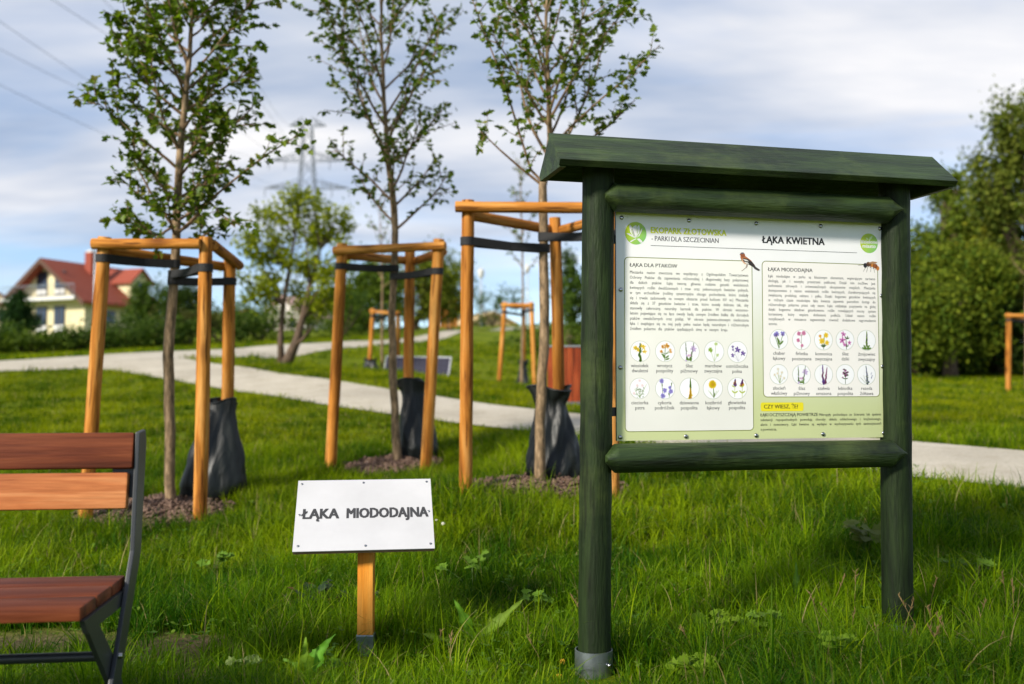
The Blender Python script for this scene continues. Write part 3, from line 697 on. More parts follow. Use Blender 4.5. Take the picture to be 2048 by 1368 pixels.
# plant pictures
G1, G2, YE, OR, PU, VI, PK, MA, LI = srgb(92, 128, 40), srgb(58, 88, 34), srgb(232, 200, 30), srgb(222, 160, 30), srgb(98, 60, 150), srgb(140, 130, 206), srgb(206, 150, 196), srgb(118, 52, 96), srgb(196, 172, 216)
rp = random.Random(5)
def flower(c, r, x, y, s, col, n, mid=None):
    for i in range(n):
        t = 2 * math.pi * (i + rp.random() * .4) / n
        pr.ell((c[0] + (x + .55 * s * math.cos(t)) * r, c[1] + (y + .55 * s * math.sin(t)) * r), s * .52 * r, s * .26 * r, col, 5, 7, t)
    if mid: pr.ell((c[0] + x * r, c[1] + y * r), s * .25 * r, s * .25 * r, mid, 6, 7)
def stem(c, r, x0, y0, x1, y1, col=G1, w=.05): pr.line((c[0] + x0 * r, c[1] + y0 * r), (c[0] + x1 * r, c[1] + y1 * r), w * r, col, 4)
def leafp(c, r, x, y, l, ang, col=G1): pr.ell((c[0] + (x + l / 2 * math.cos(ang)) * r, c[1] + (y + l / 2 * math.sin(ang)) * r), l / 2 * r, l * .17 * r, col, 4, 8, ang)
def spike(c, r, x0, y0, x1, y1, cols, n=16, s=.1, wd=.1):
    stem(c, r, x0, y0, x1, y1)
    for i in range(n):
        t = i / (n - 1); pr.ell((c[0] + (x0 + (x1 - x0) * t + rp.uniform(-wd, wd) * (1.1 - t)) * r, c[1] + (y0 + (y1 - y0) * t) * r), s * r * (1.15 - .6 * t), s * .7 * r * (1.15 - .6 * t), cols[rp.randrange(len(cols))], 5, 6, rp.random() * 3)
def picture(k, c, r):
    S, FL, LP, SP = stem, flower, leafp, spike
    if k == 'wiesiołek dwuletni':
        SP(c, r, -.05, -.95, 0, .8, [G1, G2], 26, .14, .13)
        for x, y in ((.15, .55), (.4, .45), (-.4, .3), (-.2, .15), (.5, .0), (-.55, .35)): S(c, r, 0, -.1, x, y); FL(c, r, x, y, .24, YE, 5)
    elif k == 'wrotycz pospolity':
        S(c, r, -.05, -.98, 0, .4, G1, .07)
        for i in range(16): FL(c, r, rp.uniform(-.35, .4), rp.uniform(.35, .75), .12, OR, 5)
        for x, y in ((-.45, 0), (.55, .15), (.6, -.05), (-.4, -.05)): S(c, r, 0, -.3, x, y); FL(c, r, x, y, .16, OR, 5)
        for a, y in ((2.6, -.5), (.6, -.7), (2.2, -.75), (.3, -.85)): LP(c, r, 0, y, .5, a)
    elif k == 'ślaz piżmowy':
        SP(c, r, -.3, -.9, -.4, .85, [G1, G2, LI], 16, .1, .1); SP(c, r, .15, -.9, .45, .85, [G1, G2], 14, .1, .1)
        FL(c, r, .42, .25, .34, LI, 6); FL(c, r, .1, -.4, .16, PK, 5); FL(c, r, -.12, -.4, .13, PK, 5)
        for a in (.5, 1.2, 2.2, 2.8): LP(c, r, -.05, -.9, .4, a)
    elif k == 'marchew zwyczajna':
        for x, y, s in ((-.4, .15, .26), (.2, .75, .2), (.35, -.35, .17)): S(c, r, .0, -.98, x, y, srgb(170, 190, 130), .04); FL(c, r, x, y, s, srgb(140, 176, 50) if s > .2 else srgb(190, 210, 140), 7)
    elif k == 'ostróżeczka polna':
        for x, y, s in ((.02, .2, .32), (-.5, -.35, .22), (.6, -.15, .28), (-.5, .5, .16), (-.48, .2, .12)): S(c, r, .1, -.95, x, y, srgb(190, 190, 200), .03); FL(c, r, x, y, s, PU, 5)
    elif k == 'cieciorka pstra':
        for i in range(6): S(c, r, .0, -.95, rp.uniform(-.7, .8), rp.uniform(-.2, .6), srgb(150, 176, 110), .03)
        for i in range(46): LP(c, r, rp.uniform(-.35, .5), rp.uniform(-.9, .05), .16, rp.random() * 6, G1)
        for x, y in ((-.25, .3), (.3, .3), (-.6, -.5), (.0, .8)): FL(c, r, x, y, .16, srgb(230, 208, 210), 6)
    elif k == 'cykoria podróżnik':
        S(c, r, -.4, .8, -.25, -.8); S(c, r, .4, -.9, .75, .6); S(c, r, -.3, 0, .0, -.2)
        for x, y, s in ((-.38, .75, .26), (-.05, -.2, .26), (-.25, -.75, .28), (.6, -.3, .26), (.5, .1, .18)): FL(c, r, x, y, s, VI, 8)
        for x, y in ((.7, .3), (.62, .0), (.4, -.7), (-.3, .2)): LP(c, r, x, y, .28, 1.7, G2)
    elif k == 'dziewanna pospolita':
        SP(c, r, .12, -.95, .1, .1, [YE, OR, G1, YE], 34, .13, .14); SP(c, r, .1, .1, .1, .95, [G1], 14, .11, .04)
    elif k == 'kozibród łąkowy':
        S(c, r, .1, -.95, .05, .2, G1, .08); FL(c, r, -.05, .4, .42, YE, 13, OR)
        for x in (-.5, -.3, .4, .65): S(c, r, .08, -.9, x, -.35 + rp.random() * .2, srgb(170, 186, 140), .04)
        LP(c, r, .1, -.9, .5, 1.5, G1)
    elif k == 'głowienka pospolita':
        for x in (-.3, .5):
            S(c, r, x, -.85, x + .03, .3, srgb(170, 186, 60), .05); SP(c, r, x, .3, x + .06, .85, [MA, PU, OR], 14, .15, .09)
            for a in (.6, 2.4): LP(c, r, x, -.5, .42, a, srgb(176, 192, 60)); LP(c, r, x, .1, .35, a + .2, srgb(176, 192, 60))
    elif k == 'chaber łąkowy':
        for x, y, s in ((-.25, .45, .3), (.45, .5, .28), (-.45, .35, .2)): S(c, r, .0, -.95, x, y, G1, .06); FL(c, r, x, y + .12, s, VI, 7); FL(c, r, x, y, s * .5, MA, 5)
        for a, y in ((.8, -.55), (1.9, -.6), (2.2, -.3)): LP(c, r, .1, y, .6, a)
    elif k == 'firletka poszarpana':
        S(c, r, -.05, -.98, 0, .6, srgb(150, 140, 120), .05)
        for x, y, s in ((-.3, .65, .25), (.25, .7, .26), (-.4, -.05, .22), (.05, -.6, .18)): S(c, r, 0, y - .3, x, y, srgb(150, 140, 120), .04); FL(c, r, x, y, s, srgb(214, 130, 170), 9)
    elif k == 'komonica zwyczajna':
        S(c, r, 0, -.98, .1, .5, G1, .07)
        for x, y, s in ((.3, .5, .3), (-.2, -.1, .36), (.4, -.3, .28), (-.4, .4, .18)): FL(c, r, x, y, s, YE if s > .2 else OR, 7, OR)
        for a in (.7, 1.3, 2.0, 2.6): LP(c, r, 0, -.75, .4, a, G2)
    elif k == 'ślaz dziki':
        S(c, r, .15, -.98, .1, .3, G2, .07)
        for x, y, s in ((-.2, .6, .3), (-.3, -.05, .38), (.5, -.3, .24), (-.05, -.5, .22)): FL(c, r, x, y, s, srgb(200, 110, 180), 5, MA)
        for a in (.4, 1.2, 2.3): LP(c, r, .2, .1, .35, a, G2); LP(c, r, .1, -.7, .35, a, G2)
    elif k == 'żmijowiec zwyczajny':
        SP(c, r, .02, -.6, .05, .9, [G1, srgb(150, 180, 70), G2], 26, .13, .07)
        for a in (.3, .9, 2.2, 2.8): LP(c, r, .0, -.95, .6, a, G1)
    elif k == 'złocień właściwy':
        for x, y in ((-.1, .55), (.35, .2), (-.5, -.05), (.6, -.4), (-.15, .1), (.2, -.2)): S(c, r, .1, -.95, x, y, srgb(150, 170, 110), .04); FL(c, r, x, y, .17, srgb(228, 226, 214), 8, OR)
    elif k == 'szałwia omszona':
        SP(c, r, -.1, -.95, -.1, .95, [MA, PU], 24, .14, .12); SP(c, r, .15, -.9, .4, .7, [MA, srgb(140, 60, 110)], 20, .12, .1)
    elif k == 'lebiodka pospolita':
        S(c, r, 0, -.98, 0, .0, G2, .06)
        for i in range(30): pr.ell((c[0] + rp.gauss(0, .22) * r, c[1] + (.1 + rp.gauss(0, .24)) * r), .11 * r, .09 * r, [MA, PK, G2, srgb(150, 100, 140)][i % 4], 5, 6)
        for a in (.2, 2.9): LP(c, r, 0, -.45, .3, a, G2)
    else:
        SP(c, r, .15, -.95, -.05, .85, [srgb(70, 70, 110), G2, srgb(110, 110, 150)], 26, .11, .12)
        for i in range(8): pr.ell((c[0] + rp.uniform(.5, .75) * r, c[1] + rp.uniform(-.4, .2) * r), .06 * r, .05 * r, srgb(120, 120, 160), 5, 6)
        S(c, r, -.1, -.9, -.7, -.3, srgb(140, 150, 120), .04); S(c, r, 0, -.9, -.35, -.1, srgb(140, 150, 120), .04)
for lst, rr, lx in ((ICON_L, 54, (272, 408, 542, 674, 804)), (ICON_R, 50, (1034, 1158, 1278, 1396, 1513))):
    for i, (nm, x, y) in enumerate(lst):
        c = cp(x, y); r = abs(cp(x + rr, y)[0] - cp(x - rr, y)[0]) / 2
        pr.ell(c, r, r, srgb(150, 160, 130), 2.5, 36); pr.ell(c, r * .97, r * .97, srgb(242, 242, 245), 3, 36); picture(nm, c, r * .94)
        for k, w in enumerate(nm.split()):
            q = cp(lx[i % 5], y + (87 if lst is ICON_L else 84) + k * 28); pr.text(w, q[0], q[1], .0168, INK, BODY, center=True)
# finch and wild bee
def ppoly(pts, col, layer): pr.poly([cp(*p) for p in pts], col, layer)
ppoly([(905, 365), (932, 384), (920, 388), (900, 378), (880, 352)], srgb(70, 62, 60), 5)
ppoly([(824, 300), (838, 300), (856, 312), (880, 330), (902, 358), (890, 360), (868, 350), (846, 345), (828, 330), (822, 315)], srgb(176, 106, 62), 6)
ppoly([(820, 296), (826, 288), (838, 287), (846, 296), (848, 308), (836, 314), (824, 310)], srgb(150, 84, 48), 7); ppoly([(822, 292), (834, 287), (842, 292), (832, 297)], srgb(96, 96, 110), 8); ppoly([(816, 300), (823, 297), (823, 302)], srgb(90, 90, 90), 7)
ppoly([(836, 318), (862, 322), (888, 340), (906, 366), (890, 366), (862, 350), (838, 334)], srgb(52, 44, 40), 7)
ppoly([(834, 322), (858, 328), (868, 336), (848, 334)], srgb(224, 222, 216), 8); ppoly([(842, 338), (862, 342), (870, 350), (850, 346)], srgb(224, 222, 216), 8); ppoly([(830, 318), (840, 340), (858, 350), (846, 352), (832, 338)], srgb(216, 176, 140), 7)
for p, q in (((858, 350), (852, 370)), ((852, 370), (834, 386)), ((862, 352), (856, 372)), ((834, 386), (828, 388))): pr.line(cp(*p), cp(*q), .0016, srgb(130, 90, 60), 6)
for x, y, rx, ry, col in ((1505, 358, 12, 14, (36, 34, 36)), (1522, 352, 13, 14, (90, 60, 40)), (1542, 354, 16, 14, (196, 124, 50)), (1560, 362, 15, 13, (160, 90, 40)), (1573, 374, 10, 13, (196, 120, 48))):
    c = cp(x, y); pr.ell(c, rx * .00064, ry * .00064, srgb(*col), 6, 12)
for x in (1536, 1552, 1566): pr.line(cp(x, 345 + (x - 1536) * .3), cp(x - 4, 372 + (x - 1536) * .3), .002, srgb(60, 36, 24), 7)
for p, q in (((1508, 368), (1494, 392)), ((1520, 364), (1512, 396)), ((1538, 366), (1534, 394)), ((1552, 372), (1556, 398)), ((1498, 354), (1466, 358))): pr.line(cp(*p), cp(*q), .0012, srgb(50, 40, 36), 5)
ppoly([(1520, 344), (1545, 336), (1572, 340), (1560, 348), (1530, 350)], srgb(170, 130, 90), 7)
po = pr.build('printed_sheet', panel, BM)
po['label'] = 'white to olive printed sheet with Polish meadow text and round plant pictures'
def dome(m4, r, parent, name='screw_head'):
    b = MB(); n = 12; vs = []; fs = []
    for a, z in ((1, 0), (.95, .22), (.7, .42), (.3, .5)): vs += [(r * a * math.cos(2 * math.pi * i / n), r * a * math.sin(2 * math.pi * i / n), z * r) for i in range(n)]
    for j in range(3): fs += [(j * n + i, j * n + (i + 1) % n, (j + 1) * n + (i + 1) % n, (j + 1) * n + i) for i in range(n)]
    fs.append(tuple(3 * n + i for i in range(n))); b.add(vs, fs); return b.build(name, M['screw'], parent, True, m=m4)
for x, y in ((172, 90), (541, 106), (909, 123), (1261, 142), (1584, 157), (168, 491), (166, 917), (158, 1298), (524, 1295), (908, 1290), (1274, 1281), (1605, 1275), (1602, 911), (1600, 524)):
    q = cp(x, y); dome(BM @ Matrix.Translation((min(max(q[0], .012), BW - .012), -.0015, min(max(q[1], BZ + .012), BZ + BH - .012))) @ Matrix.Rotation(R(90), 4, 'X'), .0075, panel)

# ------------------------------------------------------------------ the small tilted sign
sg = on_ground(730, 1312); sz = float(np.dot(sg - EYE, np.array([0, _c, _s])))
small = thing('meadow_sign', 'small white tilted sign on an orange wooden stake in the grass', 'sign', (sg[0], sg[1], sg[2]))
bc = P(728.5, 1100.5, sz - .06); rv = P(871, 1097, sz - .026) - P(586, 1104, sz - .094); pw = np.linalg.norm(rv); rv /= pw
tcn = P(729, 960, (sz - .06) * 285 / 264); upv = tcn - bc; upv -= rv * (upv @ rv); ph = np.linalg.norm(upv); upv /= ph; nv_ = np.cross(rv, upv)
PM = Matrix(((rv[0], upv[0], nv_[0], bc[0]), (rv[1], upv[1], nv_[1], bc[1]), (rv[2], upv[2], nv_[2], bc[2]), (0, 0, 0, 1)))
b = MB(); b.box((0, ph / 2, 0), (pw, ph, .003)); plate = b.build('plate', M['white_plate'], small, m=PM)
b = MB(); b.box((0, ph / 2, -.0082), (pw - .003, ph - .003, .013)); b.build('backing_board', M['plate_edge'], small, m=PM)
def pl(px, py):
    r = ray(px, py); t = ((bc - EYE) @ nv_) / (r @ nv_); d = EYE + r * t - bc; return float(d @ rv), float(d @ upv)
pr2 = Print(); a0, a1 = pl(604, 1039), pl(856, 1033); ch_ = pl(730, 1017)[1] - pl(730, 1036)[1]
for wd_, x_, e_ in (("ŁĄKA", 604, 677), ("MIODODAJNA", 692, 856)):
    pr2 = Print(); pr2.text(wd_, pl(x_, 1036)[0], (a0[1] + a1[1]) / 2, ch_ / .69, srgb(58, 58, 60), BOLD, x1=pl(e_, 1036)[0], layer=1)
    lo = pr2.build('lettering', plate, PM @ Matrix.Translation((0, 0, .0017)) @ Matrix.Rotation(R(-90), 4, 'X'), .0002); lo['label'] = 'dark grey printed word ' + wd_
for q in ((604, 969), (727, 966), (853, 964), (597, 1031), (860, 1023), (596, 1093), (731, 1092), (861, 1088)):
    u_ = pl(*q); u_ = (min(max(u_[0], -pw / 2 + .014), pw / 2 - .014), u_[1]); dome(PM @ Matrix.Translation((u_[0], u_[1], .0016)), .0052, plate)
hw_ = 15.5 * sz / FPX
b = MB(); b.box((sg[0], sg[1] + .012, sg[2] + .2), (2 * hw_, 2 * hw_, .5)); 
top_z = bc[2] - .03
b = MB(); b.box((0, 0, (top_z - sg[2] - .02) / 2 + .02), (2 * hw_, 2 * hw_, top_z - sg[2] - .02 + .14)); b.build('stake', M['post_orange'], small, bevel=.002, loc=(sg[0], sg[1] + .02, sg[2]))
b = MB(); w1 = hw_ + .004; b.prism([(-w1, -w1, 0), (w1, -w1, 0), (w1, w1, 0), (-w1, w1, 0)], (0, 0, .22)); b.build('steel_socket', M['galv'], small, bevel=.004, loc=(sg[0], sg[1] + .02, sg[2] - .145))
# ------------------------------------------------------------------ bench
b0_ = P(252, 1150, 2.67); bx, by = b0_[0], b0_[1]; bg_ = gz(bx, by - .2)
BEM = Matrix.Translation((bx, by, 0.0)) @ Matrix.Rotation(R(7), 4, 'Z')
bench = thing('park_bench', 'park bench with reddish wooden slats and dark steel side frames', 'bench', BEM @ Vector((-.9, -.2, bg_)), rz=R(7))
BL = 1.8
def slat(cx, cy, cz, ly, lz, mat, tilt=0.0, name='seat_slat', bev=.006):
    b = MB(); b.box((0, 0, 0), (BL, ly, lz)); return b.build(name, mat, bench, True, bev, m=BEM @ Matrix.Translation((cx, cy, cz)) @ Matrix.Rotation(tilt, 4, 'X'), auto=True)
for i, yc in enumerate((-.067, -.2, -.333)): slat(-BL / 2, yc, .425, .128, .032, M['bench_red'])
slat(-BL / 2 + .006, .042, .77, .03, .097, M['bench_red'], R(-10), 'back_slat')
sl2 = slat(-BL / 2 - .004, .024, .663, .03, .097, M['bench_light'], R(-10), 'back_slat'); sl2['label'] = 'lighter orange-brown lower backrest slat'
for x in (.0085, -BL - .0205):
    b = MB(); t = .012
    up_ = [(.040, .82), (.0, .505), (-.185, .215), (-.335, -.06), (-.25, -.06), (-.105, .21), (.075, .49), (.118, .79), (.105, .825)]
    b.prism([(x, y, z) for y, z in up_], (t, 0, 0))
    b.build('side_upright', M['bench_steel'], bench, bevel=.0025, m=BEM)
    b = MB(); b.prism([(x - .013, y, z) for y, z in [(-.39, .407), (-.31, .407), (-.08, .215), (.12, -.06), (.03, -.06), (-.165, .20)]], (t, 0, 0))
    b.prism([(x - .0128, y, z) for y, z in [(-.39, .4085), (.03, .4085), (.03, .372), (-.36, .372)]], (t - .0006, 0, 0))
    b.build('front_leg', M['bench_steel'], bench, m=BEM)
    b = MB(); b.box((x - .03, .055, .716), (.06, .012, .15), Matrix.Rotation(R(-10), 3, 'X')); b.build('bracket', M['bench_steel'], bench, m=BEM)
b = MB(); b.tube([(-BL - .01, -.135, .262), (-.005, -.135, .262)], .0125, 14); b.build('cross_bar', M['bench_steel'], bench, True, m=BEM, auto=True)
b = MB(); b.tube([(.018, -.135, .262), (.029, -.135, .262)], [.0085, .0075], 10); b.build('bolt', M['screw'], bench, True, m=BEM, auto=True)
# crumpled white scrap under the bench
sp = on_ground(88, 1352, 2.0); b = MB(); n = 9; g = []
for i in range(n):
    for j in range(5): g.append((sp[0] + (i / 8 - .5) * .10, sp[1] + (j / 4 - .5) * .05, sp[2] + .03 + .02 * math.sin(i * 1.7 + j * 2.1) + .02 * math.sin(i * .6)))
b.add(g, [(i * 5 + j, i * 5 + j + 1, i * 5 + j + 6, i * 5 + j + 5) for i in range(n - 1) for j in range(4)])
tag(b.build('paper_scrap', plain('scrap_white', srgb(196, 198, 200), .6), None), 'crumpled whitish scrap lying in the grass under the bench', 'litter')

# ------------------------------------------------------------------ staked young trees
def log_obj(name, p0, p1, r0, r1, mat, parent, n=16, seg=7, wob=.02, seed=0):
    p0, p1 = V3(p0), V3(p1); L_ = (p1 - p0).length; q = (p1 - p0).normalized().to_track_quat('Z', 'Y')
    rr = random.Random(seed); b = MB()
    b.tube([(rr.uniform(-wob, wob) * r0, rr.uniform(-wob, wob) * r0, L_ * i / seg) for i in range(seg + 1)], [(r0 + (r1 - r0) * i / seg) * (1 + rr.uniform(-wob, wob)) for i in range(seg + 1)], n)
    me_o = b.build(name, mat, parent, True, .004, m=Matrix.Translation(p0) @ q.to_matrix().to_4x4(), auto=True); return me_o
def at_height(a, b, z):                     # point of the line a-b at height z
    a, b = np.array(a), np.array(b); t = (z - a[2]) / (b[2] - a[2]); return a + (b - a) * t
def belt(b, pts, h=.05, th=.004):           # webbing on edge along a line
    pts = [Vector(map(float, p)) for p in pts]; k = len(pts); vs = []; fs = []
    for i, p in enumerate(pts):
        d = (pts[min(i + 1, k - 1)] - pts[max(i - 1, 0)]); d.z = 0; d.normalize(); s = Vector((-d.y, d.x, 0)) * th / 2
        vs += [p - s - Vector((0, 0, h / 2)), p + s - Vector((0, 0, h / 2)), p + s + Vector((0, 0, h / 2)), p - s + Vector((0, 0, h / 2))]
    for i in range(k - 1):
        for j in range(4): fs.append((i * 4 + j, i * 4 + (j + 1) % 4, i * 4 + 4 + (j + 1) % 4, i * 4 + 4 + j))
    fs += [(0, 1, 2, 3), tuple((k - 1) * 4 + j for j in range(4))]
    b.add(vs, fs)
def ringband(b, c, r, h=.05, n=18):
    vs = []; fs = []
    for rr, z in ((r, -h / 2), (r + .004, -h / 2), (r + .004, h / 2), (r, h / 2)): vs += [(c[0] + rr * math.cos(2 * math.pi * i / n), c[1] + rr * math.sin(2 * math.pi * i / n), c[2] + z) for i in range(n)]
    for a in range(4): fs += [(a * n + i, a * n + (i + 1) % n, ((a + 1) % 4) * n + (i + 1) % n, ((a + 1) % 4) * n + i) for i in range(n)]
    b.add(vs, fs)
def tripod(label, stakes, bars, r, straps, trunk_r, detail=True, br=.034):
    """stakes: (top pixel, foot pixel, distance); bars: pairs of stakes; straps: (stake, pixel row at the stake, trunk point)"""
    pts = []
    for (tx, ty, bx_, by_, z) in stakes:
        top, foot = P(tx, ty, z), P(bx_, by_, z); pts.append((foot + (foot - top) * .06, top, foot))
    c = np.mean([p[2] for p in pts], 0)
    t = thing('stake_tripod', label, 'tree stakes', (c[0], c[1], gz(c[0], c[1])), 'tripods of wooden stakes around young trees')
    for i, (a, top, f) in enumerate(pts): log_obj('stake', a, top, r * 1.06, r, M['stake'], t, 16 if detail else 8, 8 if detail else 2, .03, i + int(stakes[0][0]))
    for k, (i, j, off, e0, e1, dz) in enumerate(bars):
        a, bb = pts[i][1].copy(), pts[j][1].copy(); d = bb - a; d /= np.linalg.norm(d)
        s = np.cross(d, [0, 0, 1.]) * off
        a = a - d * e0 + s; bb = bb + d * e1 + s; a[2] -= dz; bb[2] -= dz
        log_obj('crossbar', a, bb, br, br * .96, M['stake'], t, 14 if detail else 8, 6 if detail else 2, .03, 50 + k + int(stakes[0][0]))
    for (i, row, tp) in straps:
        zt = P(stakes[i][0], row, stakes[i][4])[2]; sp_ = at_height(pts[i][0], pts[i][1], zt)
        b = MB(); ringband(b, sp_, r * 1.05); tp = np.array(tp); d = tp - sp_; d[2] = 0; d /= np.linalg.norm(d); n_ = np.array([-d[1], d[0], 0])
        for s in (-1, 1): belt(b, [sp_ + n_ * s * r * 1.05, sp_ * .45 + tp * .55 + n_ * s * r * .35 + np.array([0, 0, -.006]), tp + n_ * s * trunk_r * 1.1])
        ringband(b, tp, trunk_r * 1.12, .052); b.build('strap', M['strap'], t)
    return t, pts
def bag(label, cb, ct, wb, wt, seed, dep=.75, sag=.1):
    rr = random.Random(seed); ph_ = [rr.random() * 6.28 for _ in range(8)]; n = 56; k = 26; vs = []; fs = []; cb, ct = np.array(cb), np.array(ct)
    prof = [(0, .80), (.05, .97), (.16, 1.04), (.35, .9), (.6, .68), (.82, .5), (.93, .43), (1, .47)]
    for i in range(k):
        t = i / (k - 1); f = np.interp(t, [p[0] for p in prof], [p[1] for p in prof]); w = wb * f if t < .82 else wb * f * (1 - (t - .82) / .18) + wt * (t - .82) / .18
        c = cb * (1 - t) + ct * t
        for j in range(n):
            a = 2 * math.pi * j / n
            fold = 1 + .15 * math.sin(3 * a + ph_[0] + t * 3.5) * (.4 + t) + .09 * abs(math.sin(4 * a + ph_[1] - t * 6)) + .03 * math.sin(9 * a - t * 11) + .03 * math.sin(13 * a + ph_[2] + t * 9) + .05 * math.sin(5 * a + t * 14 + ph_[3]) * (1 - t)
            vs.append((c[0] + w / 2 * fold * math.cos(a), c[1] + w / 2 * dep * fold * math.sin(a), c[2] + .02 * math.sin(2 * a + ph_[4]) * (t > .9) + (.012 * math.sin(6 * a + ph_[5]) if 0 < i < k - 1 else 0)))
    for i in range(k - 1): fs += [(i * n + j, i * n + (j + 1) % n, (i + 1) * n + (j + 1) % n, (i + 1) * n + j) for j in range(n)]
    fs += [tuple(range(n))]
    t = thing('watering_bag', label, 'watering bag', (cb[0], cb[1], cb[2]), 'dark watering bags at the young trees')
    b = MB(); b.add(vs, fs); b.build('bag_body', M['bag'], t, True)
    b = MB(); top = [vs[(k - 1) * n + j] for j in range(n)]
    b.tube([(x, y, z + .004) for x, y, z in top[::2]] + [(top[0][0], top[0][1], top[0][2] + .004)], .007, 6); b.build('hem', M['bag'], t, True)
    b = MB(); x, y, z = vs[(k - 3) * n + int(n * .6)]; b.box((x, y - .004, z), (.05, .006, .035)); b.build('tab', M['strap'], t)
    return t
def soil_mat():
    m, nt, b = new_mat('mulched_soil'); tc = coords(nt, rand=False)
    n = nd(nt, 'ShaderNodeTexNoise', Scale=18.0, Detail=6.0, Roughness=0.7); nt.links.new(tc, n.inputs['Vector'])
    nt.links.new(ramp(nt, n.outputs['Fac'], [(0.3, srgb(52, 40, 30)), (0.55, srgb(98, 80, 62)), (0.75, srgb(128, 108, 86))]), b.inputs['Base Color'])
    b.inputs['Roughness'].default_value = 0.95; bump(nt, b, n.outputs['Fac'], 0.9, 0.02); return m
M['soil'] = soil_mat(); M['chip'] = bark_mat('bark_chip', [srgb(58, 42, 34), srgb(98, 74, 60), srgb(140, 116, 98)], (30, 30, 30))
def mulch(label, cx, cy, rx, ry, h, seed):
    r = np.random.default_rng(seed); t = thing('mulch_bed', label, 'mulch', (cx, cy, gz(cx, cy)), 'mulch beds under the young trees')
    na, nr = 48, 12; A = np.linspace(0, 2 * np.pi, na, endpoint=False); Rr = np.linspace(0, 1, nr + 1)[1:]
    wob = 1 + .10 * np.sin(3 * A + seed) + .06 * np.sin(7 * A + 2 * seed)
    x = cx + np.r_[0, (Rr[:, None] * rx * np.cos(A) * wob).ravel()]; y = cy + np.r_[0, (Rr[:, None] * ry * np.sin(A) * wob).ravel()]
    rad = np.r_[0, np.repeat(Rr, na)]; z = ground(x, y) + h * (1 - rad ** 2.2) - .012 * (rad > .99) + .012 * np.sin(x * 27 + y * 19) * (rad < .95) + .004
    loops = []; tot = []
    for j in range(na): loops += [0, 1 + j, 1 + (j + 1) % na]; tot.append(3)
    for i in range(nr - 1):
        for j in range(na): loops += [1 + i * na + j, 1 + (i + 1) * na + j, 1 + (i + 1) * na + (j + 1) % na, 1 + i * na + (j + 1) % na]; tot.append(4)
    np_mesh('soil_mound', np.c_[x, y, z], loops, tot, M['soil'], t)
    n = 1300; a = r.random(n) * 2 * np.pi; q = np.sqrt(r.random(n)) * .97; X = cx + q * rx * np.cos(a); Y = cy + q * ry * np.sin(a)
    Z = ground(X, Y) + h * (1 - q ** 2.2) + .012 * np.sin(X * 27 + Y * 19) + r.uniform(.003, .022, n)
    s = np.stack([r.uniform(.008, .03, n), r.uniform(.005, .013, n), r.uniform(.0015, .004, n)], -1)
    e = r.normal(0, .45, (n, 2)); yaw = r.random(n) * 6.28
    cube = np.array([(sx, sy, sz_) for sz_ in (-1, 1) for sx, sy in ((-1, -1), (1, -1), (1, 1), (-1, 1))], float)
    v = cube[None] * s[:, None]
    v = np.stack([v[..., 0], v[..., 1] * np.cos(e[:, 0:1]) - v[..., 2] * np.sin(e[:, 0:1]), v[..., 1] * np.sin(e[:, 0:1]) + v[..., 2] * np.cos(e[:, 0:1])], -1)
    v = np.stack([v[..., 0] * np.cos(e[:, 1:2]) + v[..., 2] * np.sin(e[:, 1:2]), v[..., 1], -v[..., 0] * np.sin(e[:, 1:2]) + v[..., 2] * np.cos(e[:, 1:2])], -1)
    v = np.stack([v[..., 0] * np.cos(yaw)[:, None] - v[..., 1] * np.sin(yaw)[:, None] + X[:, None], v[..., 0] * np.sin(yaw)[:, None] + v[..., 1] * np.cos(yaw)[:, None] + Y[:, None], v[..., 2] + Z[:, None]], -1)
    fq = np.array([3, 2, 1, 0, 4, 5, 6, 7, 0, 1, 5, 4, 1, 2, 6, 5, 2, 3, 7, 6, 3, 0, 4, 7])
    o = np_mesh('bark_chips', v.reshape(-1, 3), (np.arange(n)[:, None] * 8 + fq[None]).ravel(), np.full(n * 6, 4), M['chip'], t, smooth=False); o['kind'] = 'stuff'
    return t
# leaves: two folded lobed halves
_half = [(0, 0), (.16, .12), (.42, .20), (.27, .36), (.52, .56), (.24, .62), (.22, .80), (0, 1)]
def leaves(name, pos, axis_, nrm, size, cols, mat, parent, fold=.25, shape=_half, width=1.0):
    pos, axis_, nrm = map(lambda a: np.asarray(a, float), (pos, axis_, nrm)); n = len(pos); size = np.asarray(size)
    axis_ /= np.linalg.norm(axis_, axis=1)[:, None]; side = np.cross(axis_, nrm); side /= np.linalg.norm(side, axis=1)[:, None] + 1e-9; nr = np.cross(side, axis_)
    k = len(shape); out = []
    for s in (-1, 1):
        h = np.array(shape)
        out.append(pos[:, None] + size[:, None, None] * (s * width * h[None, :, 0, None] * side[:, None] + h[None, :, 1, None] * axis_[:, None] + fold * h[None, :, 0, None] * nr[:, None] - .12 * (h[None, :, 1, None] ** 2) * nr[:, None]))
    V = np.stack(out, 1).reshape(-1, 3); idx = np.arange(n * 2)[:, None] * k + np.arange(k)[None]
    idx[1::2] = idx[1::2, ::-1]
    return np_mesh(name, V, idx.ravel(), np.full(n * 2, k), mat, parent, np.repeat(cols, 2 * k, 0))
